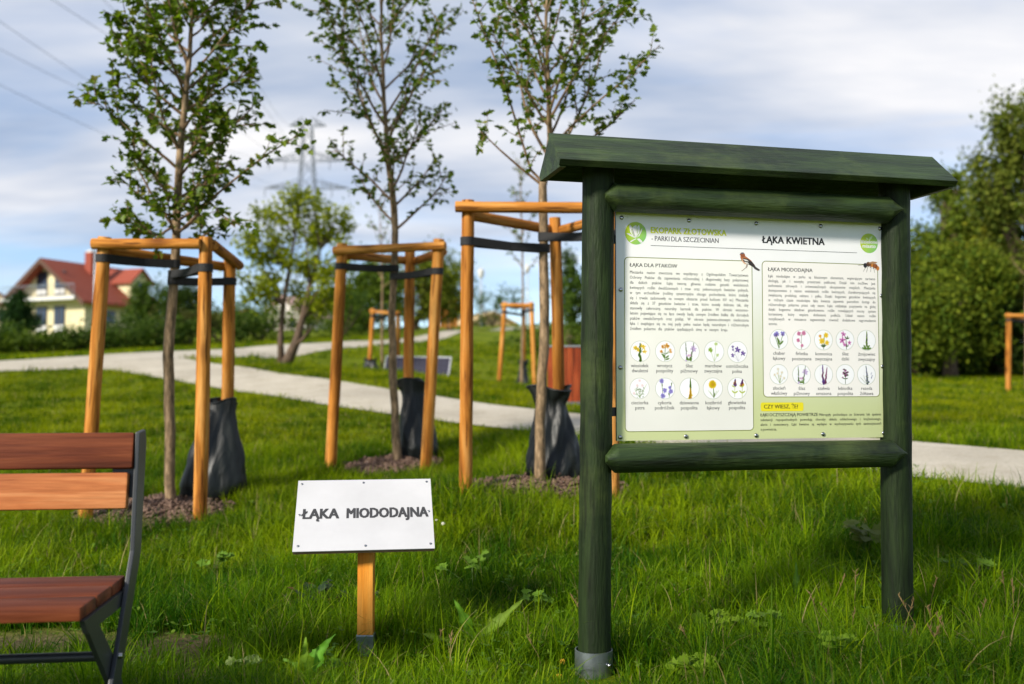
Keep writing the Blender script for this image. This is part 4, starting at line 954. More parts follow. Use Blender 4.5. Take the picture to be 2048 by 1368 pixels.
def young_tree(label, trunk, rad, n_prim, env, seed, ang=(55, 28), leaf=.05, sec=5, leaf_gap=.03, manual=(), cols=None, detail=True, drop=0.0, group='young staked trees', t0=.0):
    r = random.Random(seed); tr = [np.array(p) for p in trunk]
    t = thing('young_tree', label, 'tree', (tr[0][0], tr[0][1], gz(tr[0][0], tr[0][1])), group)
    b = MB(); cum = [0]
    for p, q in zip(tr, tr[1:]): cum.append(cum[-1] + np.linalg.norm(q - p))
    def along(s):                           # s: length from the foot
        i = max(0, min(len(tr) - 2, next((k for k in range(len(cum) - 1) if s <= cum[k + 1]), len(tr) - 2))); f = (s - cum[i]) / (cum[i + 1] - cum[i])
        return tr[i] * (1 - f) + tr[i + 1] * f, rad[i] * (1 - f) + rad[i + 1] * f
    ns = 26; pp = []; rr_ = []
    for i in range(ns + 1):
        p, q = along(cum[-1] * i / ns); pp.append(p + np.array([r.uniform(-1, 1), r.uniform(-1, 1), 0]) * q * .18); rr_.append(q * (1 + r.uniform(-.07, .07)))
    b.tube(pp, rr_, 14); b.build('trunk', M['bark'], t, True)
    br = MB(); pos = []; ax_ = []; nr = []
    def add_leaf(p, d):
        a = np.array([r.gauss(0, 1), r.gauss(0, 1), r.gauss(0, .6) - .35]); a = a / np.linalg.norm(a) * .9 + d * .6
        n_ = np.array([r.gauss(0, .6), r.gauss(0, .6), 1.0]); pos.append(p + np.array([r.gauss(0, .012) for _ in range(3)])); ax_.append(a); nr.append(n_)
    def branch(p, d, L_, r0, lvl, leaf_from, bare=False):
        k = 7; pts = [p]; d = d / np.linalg.norm(d)
        for i in range(k):
            d = d + np.array([r.gauss(0, .07), r.gauss(0, .07), r.gauss(0, .05) + (.05 if lvl == 0 else .02)]); d /= np.linalg.norm(d); pts.append(pts[-1] + d * L_ / k)
        br.tube(pts, [r0 * (1 - .8 * i / k) + .0008 for i in range(k + 1)], 6 if lvl == 0 else 4, False)
        if bare: return
        n = max(2, int(L_ * (1 - leaf_from) / leaf_gap))
        for i in range(n):
            s = (leaf_from + (1 - leaf_from) * (i + r.random()) / n) * k; j = min(k - 1, int(s)); q = pts[j] + (pts[j + 1] - pts[j]) * (s - j)
            if r.random() < drop: continue
            add_leaf(q, d)
            if i > n - 3: add_leaf(q, d)
        if lvl < 1:
            for i in range(sec):
                s = r.uniform(.28, .97) * k; j = min(k - 1, int(s)); q = pts[j] + (pts[j + 1] - pts[j]) * (s - j); dd = pts[j + 1] - pts[j]; dd /= np.linalg.norm(dd)
                e = np.array([r.gauss(0, 1), r.gauss(0, 1), r.gauss(.1, .7)]); e -= dd * (e @ dd); e /= np.linalg.norm(e)
                branch(q, dd * .75 + e * .75, L_ * r.uniform(.22, .42) * (1.15 - .4 * s / k), r0 * .45, lvl + 1, .1)
    H0 = cum[-1]
    for i in range(n_prim):
        f = (i + r.random() * .6) / n_prim; s0, lng = env(f); p, q = along(min(H0 * .995, s0))
        az = i * 2.39996 + r.uniform(-.4, .4); an = R(ang[0] + (ang[1] - ang[0]) * f + r.uniform(-8, 8))
        branch(p, np.array([math.cos(az) * math.sin(an), math.sin(az) * math.sin(an), math.cos(an)]), lng * r.uniform(.75, 1.15), min(q * .55, .011), 0, .22)
    for pts_, bare, lf in manual:
        pts_ = [np.array(p) for p in pts_]; k = len(pts_)
        br.tube(pts_, [.009 * (1 - .75 * i / (k - 1)) + .001 for i in range(k)], 6, False)
        if not bare:
            for p, q in list(zip(pts_, pts_[1:]))[lf:]:
                d = (q - p); L_ = np.linalg.norm(d); d = d / L_
                for i in range(max(2, int(L_ / (leaf_gap * .6)))): add_leaf(p + (q - p) * r.random(), d)
                for i in range(3): branch(p + (q - p) * r.random(), d * .6 + np.array([r.gauss(0, .6), r.gauss(0, .6), r.gauss(0, .5)]), .16, .003, 1, .1)
    br.build('branches', M['twig'], t, True)
    n = len(pos); h = rng.random((n, 1)); c = np.array([.045, .085, .008]) * (1 - h) + np.array([.15, .205, .014]) * h
    y = rng.random(n) < .06; c[y] = np.array([.22, .22, .03]) * rng.uniform(.6, 1.1, (y.sum(), 1))
    tw_ = rng.random((n, 1)) < .12; c = np.where(tw_, c * 1.5, c)
    if cols is not None: c = c * np.array(cols)
    o = leaves('crown', pos, ax_, nr, rng.uniform(.7, 1.25, n) * leaf, c, M['leaf'], t); o['kind'] = 'stuff'
    print(label, n, 'leaves'); return t
S = lambda *q: P(*q)
# first tree, beside the bench
Z1 = 6.5
tk1 = [S(343, 1062, Z1), S(340, 940, Z1), S(339, 800, Z1), S(337, 720, Z1), S(344, 600, Z1), S(351, 500, Z1), S(355, 400, Z1), S(362, 280, Z1), S(378, 120, Z1), S(388, -40, Z1), S(392, -230, Z1)]
def trunk_at(tk, row, z):
    zt = P(0, row, z)[2]
    for a, b_ in zip(tk, tk[1:]):
        if a[2] <= zt <= b_[2]: return at_height(a, b_, zt)
    return tk[-1]
l1 = sum(np.linalg.norm(b_ - a) for a, b_ in zip(tk1, tk1[1:]))
young_tree('young leafy tree in the stake tripod beside the bench', tk1, [.040, .034, .032, .034, .030, .028, .027, .022, .015, .009, .004], 54,
           lambda f: (l1 * (.43 + .56 * f), .20 + .52 * math.sin(math.pi * min(1, .10 + .80 * f)) ** .8), 3, (64, 36), .052, 9, .022,
           manual=[([S(347, 455, Z1), S(315, 410, Z1 - .05), S(280, 345, Z1 - .1), S(262, 305, Z1 - .1)], True, 0),
                   ([S(350, 445, Z1), S(420, 400, Z1 - .1), S(480, 350, Z1 - .15), S(540, 305, Z1 - .2), S(597, 270, Z1 - .2)], False, 2),
                   ([S(350, 450, Z1), S(320, 470, Z1 - .05), S(285, 465, Z1 - .1), S(245, 430, Z1 - .1)], False, 1),
                   ([S(352, 470, Z1), S(400, 425, Z1 - .1), S(425, 380, Z1 - .1), S(440, 300, Z1 - .1), S(455, 240, Z1 - .1)], False, 1),
                   ([S(415, 400, Z1 - .1), S(440, 425, Z1 - .15), S(470, 455, Z1 - .2)], False, 0)])
tripod('three round stakes with crossbars and straps around the tree beside the bench', [(210, 474, 170, 1045, 6.2), (412, 474, 400, 1052, 6.2), (460, 512, 452, 985, 6.9)],
       [(0, 1, .045, .06, -.02, .05), (1, 2, .045, -.02, .1, .05), (0, 2, -.03, -.02, -.02, .075)], .041,
       [(0, 517, trunk_at(tk1, 528, Z1)), (1, 536, trunk_at(tk1, 549, Z1)), (2, 563, trunk_at(tk1, 562, Z1))], .029)
bag('black watering bag round the back stake beside the bench', S(419, 1000, 6.75), S(448, 803, 6.85), .40, .18, 1)
mulch('brown bark mulch bed under the tree beside the bench', *PITS[0], .05, 3)
# second tree
Z2 = 7.85
tk2 = [S(797, 950, Z2), S(791, 850, Z2), S(787, 760, Z2), S(784, 640, Z2), S(789, 540, Z2), S(790, 460, Z2), S(784, 380, Z2), S(774, 300, Z2), S(768, 200, Z2), S(762, 60, Z2), S(765, -60, Z2), S(768, -200, Z2)]
l2 = sum(np.linalg.norm(b_ - a) for a, b_ in zip(tk2, tk2[1:]))
young_tree('young tree with narrow upright crown between the two larger staked trees', tk2, [.037, .033, .031, .030, .028, .027, .026, .022, .017, .012, .008, .004], 34,
           lambda f: (l2 * (.42 + .57 * f ** 1.1), .42 + .62 * math.sin(math.pi * min(1, .15 + .8 * f))), 11, (50, 28), .048, 8, .028)
tripod('three round stakes with crossbars and straps around the narrow upright tree', [(685, 487, 661, 944, 7.74), (878, 478, 851, 950, 7.5), (820, 500, 815, 912, 8.15)],
       [(0, 1, .045, .05, .07, .06), (1, 2, .04, -.02, -.02, .09), (0, 2, -.03, -.02, -.02, .085)], .042,
       [(0, 533, trunk_at(tk2, 537, Z2)), (1, 543, trunk_at(tk2, 553, Z2))], .029)
bag('black watering bag round the back stake of the narrow upright tree', S(836, 922, 8.0), S(824, 762, 8.1), .31, .21, 2)
mulch('brown bark mulch bed under the narrow upright tree', *PITS[1], .04, 5)
# third tree, behind the board
Z3 = 6.2
tk3 = [S(1081, 985, Z3), S(1079, 880, Z3), S(1084, 760, Z3), S(1089, 640, Z3), S(1088, 500, Z3), S(1087, 420, Z3), S(1086, 362, Z3), S(1100, 300, Z3), S(1098, 180, Z3), S(1092, 60, Z3), S(1095, -80, Z3), S(1100, -240, Z3)]
l3 = sum(np.linalg.norm(b_ - a) for a, b_ in zip(tk3, tk3[1:]))
young_tree('young tree with open vase-shaped crown behind the notice board', tk3, [.036, .032, .031, .030, .028, .027, .027, .018, .014, .010, .007, .004], 24,
           lambda f: (l3 * (.52 + .46 * f), .95 - .40 * f), 21, (44, 24), .046, 8, .027,
           manual=[([S(1086, 365, Z3), S(1062, 340, Z3), S(1040, 270, Z3), S(1010, 170, Z3 - .1), S(975, 80, Z3 - .1), S(945, 0, Z3 - .1)], False, 1),
                   ([S(1084, 370, Z3), S(1040, 335, Z3), S(1000, 300, Z3 - .1), S(960, 262, Z3 - .1)], False, 2),
                   ([S(1100, 300, Z3), S(1140, 255, Z3), S(1200, 200, Z3 - .1), S(1260, 150, Z3 - .1), S(1320, 90, Z3 - .1)], False, 1),
                   ([S(1098, 330, Z3), S(1150, 300, Z3 + .1), S(1220, 250, Z3), S(1270, 200, Z3)], False, 1),
                   ([S(1099, 240, Z3), S(1150, 150, Z3 - .1), S(1200, 80, Z3 - .1), S(1260, 10, Z3 - .1)], False, 1)])
tripod('three round stakes with crossbars and straps behind the notice board', [(936, 400, 931, 995, 5.95), (1222, 402, 1226, 1008, 5.9), (1110, 435, 1122, 965, 6.6)],
       [(0, 1, .045, .07, .07, .05), (1, 2, .04, -.02, -.02, .085), (0, 2, -.03, -.02, -.02, .08)], .038,
       [(0, 483, trunk_at(tk3, 497, Z3)), (1, 470, trunk_at(tk3, 474, Z3))], .029)
bag('black watering bag round the back stake behind the notice board', S(1108, 962, 6.4), S(1104, 778, 6.5), .34, .26, 4)
mulch('brown bark mulch bed behind the notice board', *PITS[2], .05, 8)
# ------------------------------------------------------------------ weeds in the near grass
def big_leaf(parent, root, tip, width, col, lobes=0, up=(0, 0, 1), curl=.15):
    root, tip = np.array(root), np.array(tip); d = tip - root; L_ = np.linalg.norm(d); ax_ = d / L_
    side = np.cross(ax_, np.array(up) + np.array([.05, -.6, 0])); side /= np.linalg.norm(side); nr = np.cross(side, ax_)
    k = 31; V = []; C = []; rj = random.Random(int(abs(tip[0]) * 9999)); jl = [rj.uniform(.78, 1.12) for _ in range(k)]; jr = [rj.uniform(.78, 1.12) for _ in range(k)]; bow = side * L_ * rj.uniform(-.12, .12)
    for i in range(k):
        t = i / (k - 1); w = width * (math.sin(math.pi * min(1, .08 + .92 * t) ** .8) ** .75) * (1 - t ** 4) + .002
        if lobes: w *= 1 + .28 * math.sin(t * lobes * 6.28)
        c = root + d * t + nr * (-curl * L_ * (t ** 2) + curl * L_ * t) + bow * math.sin(t * 3.1)
        wav = .22 * width * math.sin(t * 19 + L_ * 40)
        V += [c - side * w * jl[i] + nr * (.3 * w + wav), c, c + side * w * jr[i] + nr * (.3 * w - wav)]
        C += [col, [min(1, x * 1.5 + .015) for x in col], col]
    loops = []; tot = []
    for i in range(k - 1):
        for j in (0, 1): loops += [i * 3 + j, i * 3 + j + 1, i * 3 + j + 4, i * 3 + j + 3]; tot.append(4)
    return np_mesh('leaf', V, loops, tot, M['weed'], parent, np.array(C))
def rosette(label, px, py, tips, width, col, lobes=0, group=None):
    g = on_ground(px, py); z = float(np.dot(g - EYE, np.array([0, _c, _s])))
    t = thing('broadleaf_weed', label, 'weed', g, group)
    for (tx, ty, dz) in tips: big_leaf(t, g + np.array([0, 0, .01]), P(tx, ty, z + dz), width * random.uniform(.85, 1.15), [c * random.uniform(.8, 1.2) for c in col], lobes)
    return t
rosette('large weed with three long upright leaves between sign and board', 945, 1302, [(905, 1195, .05), (1049, 1196, .03), (820, 1262, -.12), (980, 1230, .15)], .023, (.10, .19, .008), 0)
rosette('weed with pointed toothed leaves left of the small sign post', 625, 1372, [(612, 1274, 0), (672, 1268, .03), (566, 1318, .05)], .022, (.09, .18, .008), 2.5)
rosette('single upright broad leaf in grass between the board posts', 1590, 1212, [(1592, 1124, .02), (1600, 1150, .06)], .016, (.06, .13, .012))
def lobed_weed(label, px, py, h, n, size, col, seed, name='small_weed'):
    g = on_ground(px, py + 14); r = random.Random(seed); t = thing(name, label, 'weed', g, 'small weeds in the grass')
    for i in range(n):
        a = r.random() * 6.28; q = g + np.array([math.cos(a) * h * .75 * r.random(), math.sin(a) * h * .5 * r.random(), h * r.uniform(.6, 1.1)])
        m_ = MB(); m_.tube([g, (g + q) / 2 + np.array([0, 0, .01]), q], [.0014, .0012, .001], 4, False); st = m_.build('stalk', M['twig_green'], t, True)
        P_, A_, N_ = [], [], []
        for k in range(3):
            b_ = a + (k - 1) * .95; P_.append(q); A_.append([math.cos(b_), math.sin(b_), .15 + r.uniform(-.3, .3)]); N_.append([r.gauss(0, .3), -.7 + r.gauss(0, .3), 1])
        c = np.array(col)[None] * r.uniform(.8, 1.2); leaves('leaf', P_, A_, N_, np.full(3, size) * r.uniform(.8, 1.2), np.repeat(c, 3, 0), M['weed'], t, .12, width=1.1)
    return t
M['twig_green'] = plain('green_stalk', (.09, .15, .03), .6)
for k, (px, py, h, n, s, col, lab) in enumerate([
    (1440, 1262, .05, 9, .034, (.16, .26, .015), 'bright yellow-green lobed weed in grass between the board posts'),
    (1385, 1352, .04, 9, .036, (.16, .26, .015), 'bright yellow-green lobed weed right of the left board post'),
    (1520, 1268, .06, 5, .030, (.14, .24, .02), 'small lobed weed beside the bright weed between board posts'),
    (480, 1350, .05, 5, .025, (.17, .23, .07), 'pale variegated weed in grass right of the bench leg'),
    (650, 1345, .05, 5, .026, (.10, .2, .015), 'small lobed weed left of the steel socket of the small sign'),
    (1085, 1228, .07, 5, .028, (.13, .24, .02), 'small lobed weed left of the board in the grass'),
    (945, 1170, .10, 5, .03, (.13, .24, .02), 'light green upright weed behind the long-leaved weed'),
    (1945, 1168, .08, 7, .03, (.10, .18, .015), 'lobed weed in the grass right of the board'),
    (1735, 1112, .10, 6, .045, (.11, .14, .025), 'yellowish round-leaved weed by the right board post'),
    (1670, 1345, .08, 7, .028, (.15, .25, .015), 'bright feathery weed at the front of the lawn'),
    (420, 1150, .08, 6, .032, (.12, .22, .02), 'light green weed in grass between bench and small sign'),
    (1290, 950, .10, 6, .045, (.10, .2, .02), 'leafy weed in the grass under the board rail')]): lobed_weed(lab, px, py, h * 1.6, n, s * 1.35, col, 40 + k)
# daisies
def daisy(px, py, h, s, yellow, lab):
    g = on_ground(px, py + h * 500); z = float(np.dot(g - EYE, np.array([0, _c, _s]))); q = P(px, py, z); t = thing('wild_flower', lab, 'flower', g, 'small wild flowers in the grass')
    m_ = MB(); m_.tube([g, q], [.0012, .001], 4, False); m_.build('stalk', M['twig_green'], t, True)
    m_ = MB(); n = 10
    for i in range(n):
        a = 6.28 * i / n; d = Vector((math.cos(a), math.sin(a) * .6 - .15, math.sin(a) * .8)).normalized(); e = Vector((-math.sin(a), 0, math.cos(a))) * s * .28; c = Vector(map(float, q))
        m_.add([c, c + d * s * .6 + e, c + d * s, c + d * s * .6 - e], [(0, 1, 2, 3)])
    m_.build('petals', M['petal_y'] if yellow else M['petal_w'], t); m_ = MB(); m_.tube([q + np.array([0, -.002, -.001]), q + np.array([0, -.006, .002])], [s * .3, s * .22], 8); m_.build('flower_centre', M['petal_y'], t, True)
M['petal_w'] = plain('white_petal', srgb(226, 226, 222), .6, var=.05); M['petal_y'] = plain('yellow_petal', srgb(214, 168, 40), .6)
daisy(886, 1047, .08, .009, False, 'white daisy beside the right edge of the small sign'); daisy(873, 1040, .08, .006, False, 'tiny white daisy close to the small sign plate edge')
daisy(1125, 1323, .03, .010, True, 'little yellow flower at the foot of the left board post'); daisy(1118, 1352, .02, .010, True, 'little yellow flower low in front of the left board post')
# dark low shrub behind the small sign post
sh = on_ground(655, 1225); shr = thing('low_shrub', 'low dark shrub with round bluish leaves behind the small sign post', 'shrub', sh); r_ = random.Random(9); m_ = MB(); P_, A_, N_ = [], [], []
for i in range(26):
    a = r_.random() * 6.28; L_ = r_.uniform(.12, .30); d = np.array([math.cos(a) * 1.25, math.sin(a) * .5, r_.uniform(.3, .9)]); d /= np.linalg.norm(d); pts = [sh + d * L_ * t + np.array([0, 0, -.05 * t * t]) for t in (0, .35, .7, 1)]
    m_.tube(pts, [.004, .003, .002, .001], 5, False)
    for t in np.linspace(.3, 1, 9): P_.append(sh + d * L_ * t + np.array([0, 0, -.05 * t * t])); A_.append([r_.gauss(0, 1), r_.gauss(0, 1), r_.gauss(0, .4)]); N_.append([r_.gauss(0, .4), -.5, 1])
m_.build('stems', M['dark_bark'], shr, True); n = len(P_); h = rng.random((n, 1)); c = np.array([.022, .045, .022]) * (1 - h) + np.array([.05, .075, .035]) * h; rd = rng.random(n) < .16; c[rd] = [.13, .06, .02]
o = leaves('foliage', P_, A_, N_, rng.uniform(.026, .042, n), c, M['weed'], shr, .1, shape=[(0, 0), (.2, .1), (.36, .35), (.36, .65), (.2, .9), (0, 1)]); o['kind'] = 'stuff'
# seed stalks among the grass
def stalks():
    V = []; F_ = []; b = MB()
    for i in range(26):
        px = random.choice([random.uniform(1650, 2040), random.uniform(1650, 2040), random.uniform(560, 1640)]); py = random.uniform(1240, 1365); g = on_ground(px, py); L_ = random.uniform(.10, .19); a = random.random() * 6.28; d = np.array([math.cos(a) * .35, math.sin(a) * .35, 1])
        pts = [g, g + d * L_ * .5, g + d * L_ + np.array([math.cos(a), math.sin(a), -.1]) * .02]; b.tube(pts, [.0011, .001, .0008], 4, False)
        for k in range(7): q = pts[1] + (pts[2] - pts[1]) * (.55 + .07 * k); b.tube([q, q + np.array([random.gauss(0, .006), random.gauss(0, .006), .012])], [.0022, .0008], 4)
    o = b.build('seed_stalks', plain('dry_straw', srgb(120, 98, 58), .8), None); tag(o, 'tan seed heads rising out of the long grass', 'grass', kind='stuff')
stalks()

# ------------------------------------------------------------------ background vegetation
_dia = [(0, 0), (.3, .45), (0, 1)]
def foliage(name, parent, blobs, n, size, c0, c1, seed, flat=1.0, wisp=0.0):
    """leaf clumps spread through ellipsoids; blobs: (centre, rx, ry, rz, share)"""
    r = np.random.default_rng(seed); P_ = []; tot = sum(q[4] for q in blobs)
    for c, rx, ry, rz, sh in blobs:
        m = int(n * sh / tot); k = max(6, m // 45)
        d = r.normal(size=(k, 3)); d /= np.linalg.norm(d, axis=1)[:, None]; d *= r.uniform(.45, 1.0, (k, 1)) ** .6
        cc = np.array(c) + d * np.array([rx, ry, rz]); sp_ = .22 * np.array([rx, ry, rz]) ** .7 * r.uniform(.35, 1.6, (k, 1))
        j = r.integers(0, k, m); off = r.normal(size=(m, 3)) * sp_[j]
        if wisp: off[:, 2] += np.abs(r.normal(size=m)) * wisp; off[:, 0] += off[:, 2] * np.sign(d[j, 0]) * .5
        P_.append(np.c_[cc[j] + off, j % 7])
    P_ = np.concatenate(P_); m = len(P_); g = ground(P_[:, 0], P_[:, 1]) + .02; P_[:, 2] = np.maximum(P_[:, 2], g)
    A_ = r.normal(size=(m, 3)); N_ = r.normal(size=(m, 3)) + np.array([0, -.3, .9])
    h = np.clip(.15 * (P_[:, 3:4] - 3) / 3 + r.random((m, 1)), 0, 1); c = np.array(c0) * (1 - h) + np.array(c1) * h
    o = leaves(name, P_[:, :3], A_, N_, r.uniform(.6, 1.4, m) * size, c, M['bgleaf'], parent, .15, shape=_dia); o['kind'] = 'stuff'; return o
def bush(label, px, z, w, h, n, c0, c1, seed, size=.09, group='bushes behind the footpath', name='bush', base=None, cat='bush'):
    g = P(px, 700, z); gy = gz(g[0], g[1]) if base is None else base; c = (g[0], g[1], gy); r = random.Random(seed)
    t = thing(name, label, cat, c, group); b = MB()
    for i in range(5):
        a = i * 1.3; b.tube([c, (c[0] + math.cos(a) * w * .22, c[1] + math.sin(a) * w * .2, c[2] + h * .7)], [.03 + .01 * h, .012], 5, False)
    b.build('stems', M['dark_bark'], t, True)
    bl = [((c[0], c[1], c[2] + h * .45), w * .48, w * .4, h * .5, 1.0)]
    for i in range(4): bl.append(((c[0] + r.uniform(-.38, .38) * w, c[1] + r.uniform(-.3, .2) * w, c[2] + h * r.uniform(.4, .8)), w * .24, w * .22, h * .26, .3))
    foliage('foliage', t, bl, n, size, c0, c1, seed); return t
def tree(label, px, z, top, crown, n, c0, c1, seed, size=.12, trunk_r=.16, wisp=0.0, group='trees at the edge of the park', base_z=None):
    """crown: list of (px, py, radius px across, radius px up) at the same distance"""
    g = P(px, 700, z); gy = gz(g[0], g[1]); t = thing('tree', label, 'tree', (g[0], g[1], gy), group); r = random.Random(seed)
    cs = [(P(a, b_, z + r.uniform(-.8, .8)), rx * z / FPX, ry * z / FPX) for a, b_, rx, ry in crown]
    b = MB(); tz = max(c[0][2] for c in cs); mid = np.mean([c[0] for c in cs], 0); fork = np.array([g[0] * .6 + mid[0] * .4, g[1], gy + (mid[2] - gy) * .45])
    b.tube([(g[0], g[1], gy - .2), (g[0], g[1], gy + .3), fork], [trunk_r * 1.3, trunk_r, trunk_r * .75], 10); 
    for c, rx, rz in cs:
        m1 = (fork + c) / 2 + np.array([r.uniform(-.2, .2), r.uniform(-.2, .2), .2]); b.tube([fork, m1, c], [trunk_r * .55, trunk_r * .35, .02], 7, False)
        for k in range(4): e = c + np.array([r.uniform(-.8, .8) * rx, r.uniform(-.6, .6) * rx, r.uniform(-.2, .85) * rz]); b.tube([m1, (m1 + e) / 2 + np.array([0, 0, .1]), e], [trunk_r * .25, trunk_r * .14, .012], 5, False)
    b.build('trunk', M['dark_bark'], t, True)
    foliage('crown', t, [(c, rx, rx * .8, rz, rx * rz) for c, rx, rz in cs], n, size, c0, c1, seed, wisp=wisp); return t
DG, MG, YG, LG, OG = (.026, .055, .009), (.075, .12, .014), (.17, .2, .015), (.12, .17, .015), (.13, .11, .02)
k = 0
for px, z, w, h, lab, c0, c1 in [(-60, 25, 3.2, .85, 'low green bush at the left end of the hedge row', DG, MG), (60, 25.5, 2.6, .5, 'low spreading green bush in front of the dark conifer', (.03, .06, .01), LG), (150, 26, 2.6, .72, 'rounded dark green bush below the yellow house', DG, MG),
        (235, 26.5, 2.4, .78, 'dense dark green bush below the house corner', DG, MG), (310, 27, 2.4, .95, 'dark green bush behind the first tree trunk', DG, MG), (375, 28, 2.2, 1.0, 'brownish green bush right of the first tree trunk', (.04, .05, .012), (.09, .09, .02)),
        (440, 30, 2.6, 1.1, 'green bush at the path below the pale far house', DG, MG), (520, 31, 2.8, 1.15, 'green bush behind the twin stems of the leaning tree', (.03, .06, .01), LG), (610, 33, 3.0, 1.3, 'bushy green shrub behind the leaning tree right side', DG, LG), (690, 35, 3.0, 1.5, 'green bush behind the left stake of the narrow tree', DG, MG)]:
    bush(lab, px, z, w, h, 2600, c0, c1, 100 + k); k += 1
# conifer by the house
def conifer(label, px, py_top, z, w, seed):
    g = P(px, 690, z); gy = gz(g[0], g[1]); top = P(px, py_top, z)[2]; t = thing('conifer', label, 'conifer', (g[0], g[1], gy)); b = MB(); b.tube([(g[0], g[1], gy - .1), (g[0], g[1], top - .3)], [.12, .02], 7); b.build('trunk', M['dark_bark'], t, True)
    H_ = top - gy; foliage('foliage', t, [((g[0], g[1], gy + H_ * f), w * s, w * s, H_ * .16, s) for f, s in ((.12, .42), (.3, .5), (.48, .48), (.66, .4), (.82, .26), (.93, .12))], 7000, .13, (.012, .035, .01), (.03, .07, .014), seed); return t
conifer('dark green conical thuja in front of the yellow house', 36, 588, 48, 1.75, 7)
tree('green bushy tree right of the yellow house', 300, 52, 0, [(300, 600, 34, 42), (335, 625, 40, 35), (275, 630, 25, 25)], 5000, DG, MG, 31, .16)
tree('dark green tree behind the first staked tree', 375, 50, 0, [(365, 610, 40, 38), (400, 640, 30, 28)], 5000, DG, (.05, .075, .014), 32, .16)
tree('rounded olive tree far behind the strapped stakes', 455, 46, 0, [(455, 645, 32, 24), (425, 655, 22, 20)], 3000, DG, MG, 33, .15)
tree('dense green tree behind the narrow young tree', 735, 38, 0, [(735, 600, 65, 60), (700, 640, 40, 40), (760, 560, 40, 40)], 9000, DG, LG, 34, .15)
tree('olive green tree behind the stakes of the narrow tree', 830, 42, 0, [(830, 590, 55, 55), (870, 560, 40, 45), (890, 610, 40, 40)], 8000, (.03, .05, .008), YG, 35, .15)
tree('tall feathery tree far behind the narrow tree', 900, 50, 0, [(895, 540, 30, 40), (915, 590, 25, 45)], 3500, MG, YG, 36, .15, wisp=.3)
tree('small green tree on the bank behind the stakes', 1140, 34, 0, [(1135, 560, 28, 60), (1155, 610, 30, 50)], 3500, DG, MG, 37, .13)
tree('green tree on the bank hidden behind the board', 1260, 34, 0, [(1260, 600, 70, 70)], 5000, DG, MG, 38, .14)
bush('low green bush far off beside the lamp post', 985, 60, 4.0, 2.2, 1500, DG, MG, 140, .16)
bush('grassy green shrub on the bank right of the small stakes', 1110, 30, 3.4, 1.0, 2500, (.03, .06, .01), LG, 141)
# trees on the right
tree('tall loose willow-like tree at the right edge of the park', 2070, 25, 0, [(2040, 270, 45, 70), (2010, 330, 26, 45), (1975, 400, 26, 40), (2075, 420, 90, 90), (2000, 400, 45, 60), (2060, 560, 90, 90), (2110, 300, 80, 100), (1985, 350, 35, 45)], 22000, (.06, .09, .012), (.16, .18, .025), 51, .12, .22, wisp=.12)
tree('dense green tree right of the notice board', 1900, 24, 0, [(1895, 560, 60, 70), (1860, 640, 55, 70), (1930, 650, 60, 70), (1960, 560, 50, 60)], 26000, (.045, .085, .008), (.16, .19, .015), 52, .11)
tree('feathery light green tree next to the board roof', 1855, 27, 0, [(1850, 520, 40, 60), (1840, 590, 45, 60), (1930, 440, 35, 35), (1940, 480, 50, 50), (1885, 400, 24, 34), (1910, 380, 20, 30)], 14000, (.06, .1, .012), (.17, .22, .02), 53, .11, wisp=.1)
tree('yellow-green broad tree behind the right stakes', 1990, 26, 0, [(1990, 520, 55, 70), (2030, 610, 60, 60), (1960, 680, 60, 50)], 20000, (.06, .09, .01), (.22, .21, .015), 54, .11)
tree('dark tree in the hedge behind the board', 1700, 28, 0, [(1700, 560, 110, 110), (1780, 640, 70, 80)], 9000, DG, MG, 55, .13)
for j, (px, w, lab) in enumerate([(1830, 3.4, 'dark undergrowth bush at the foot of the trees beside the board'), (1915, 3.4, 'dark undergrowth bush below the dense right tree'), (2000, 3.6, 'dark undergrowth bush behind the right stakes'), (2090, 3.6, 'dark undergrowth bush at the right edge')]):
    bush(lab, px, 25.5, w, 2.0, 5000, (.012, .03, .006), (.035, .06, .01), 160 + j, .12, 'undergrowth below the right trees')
# leaning twin-stemmed tree in the lawn between the paths
ZL = 18.5; lt = thing('leaning_tree', 'airy yellow-green tree with two leaning stems between the paths', 'tree', P(563, 737, ZL)); b = MB()
sa = [P(563, 742, ZL), P(561, 680, ZL), P(566, 610, ZL), P(578, 540, ZL), P(590, 470, ZL), P(600, 420, ZL)]; sb = [P(565, 742, ZL), P(580, 712, ZL - .1), P(594, 680, ZL - .2), P(604, 640, ZL - .2), P(620, 570, ZL - .3), P(640, 500, ZL - .3)]; sc_ = [P(591, 690, ZL - .2), P(606, 678, ZL - .3), P(622, 655, ZL - .4)]
b.tube(sa, [.075, .055, .045, .03, .02, .01], 9); b.tube(sb, [.12, .10, .08, .06, .04, .012], 9); b.tube(sc_, [.04, .03, .01], 7); r = random.Random(4)
ends = [(500, 470), (520, 430), (545, 425), (575, 400), (600, 395), (625, 405), (650, 425), (680, 430), (695, 455), (490, 500), (515, 520), (690, 500), (670, 540), (480, 555), (500, 590), (540, 560), (640, 590), (665, 610), (560, 480), (610, 460), (585, 520), (640, 470), (540, 500), (620, 530), (600, 580), (655, 560), (690, 580), (520, 570)]
bl = []
for ex, ey in ends:
    e = P(ex, ey, ZL + r.uniform(-1.0, .8)); s = min(sa[2:] + sb[3:], key=lambda q: abs(q[0] - e[0]) + .7 * abs(q[2] - e[2] + .5)); m1 = (s + e) / 2 + np.array([0, 0, .08]); b.tube([s, m1, e], [.02, .014, .005], 5, False)
    for f in (.45, .75, 1.0): c = s + (e - s) * f; bl.append((c, .17, .16, .13, .5 + f))
b.build('stems', M['dark_bark'], lt, True); foliage('crown', lt, bl, 8000, .08, (.11, .145, .006), (.28, .31, .01), 77, wisp=.05)

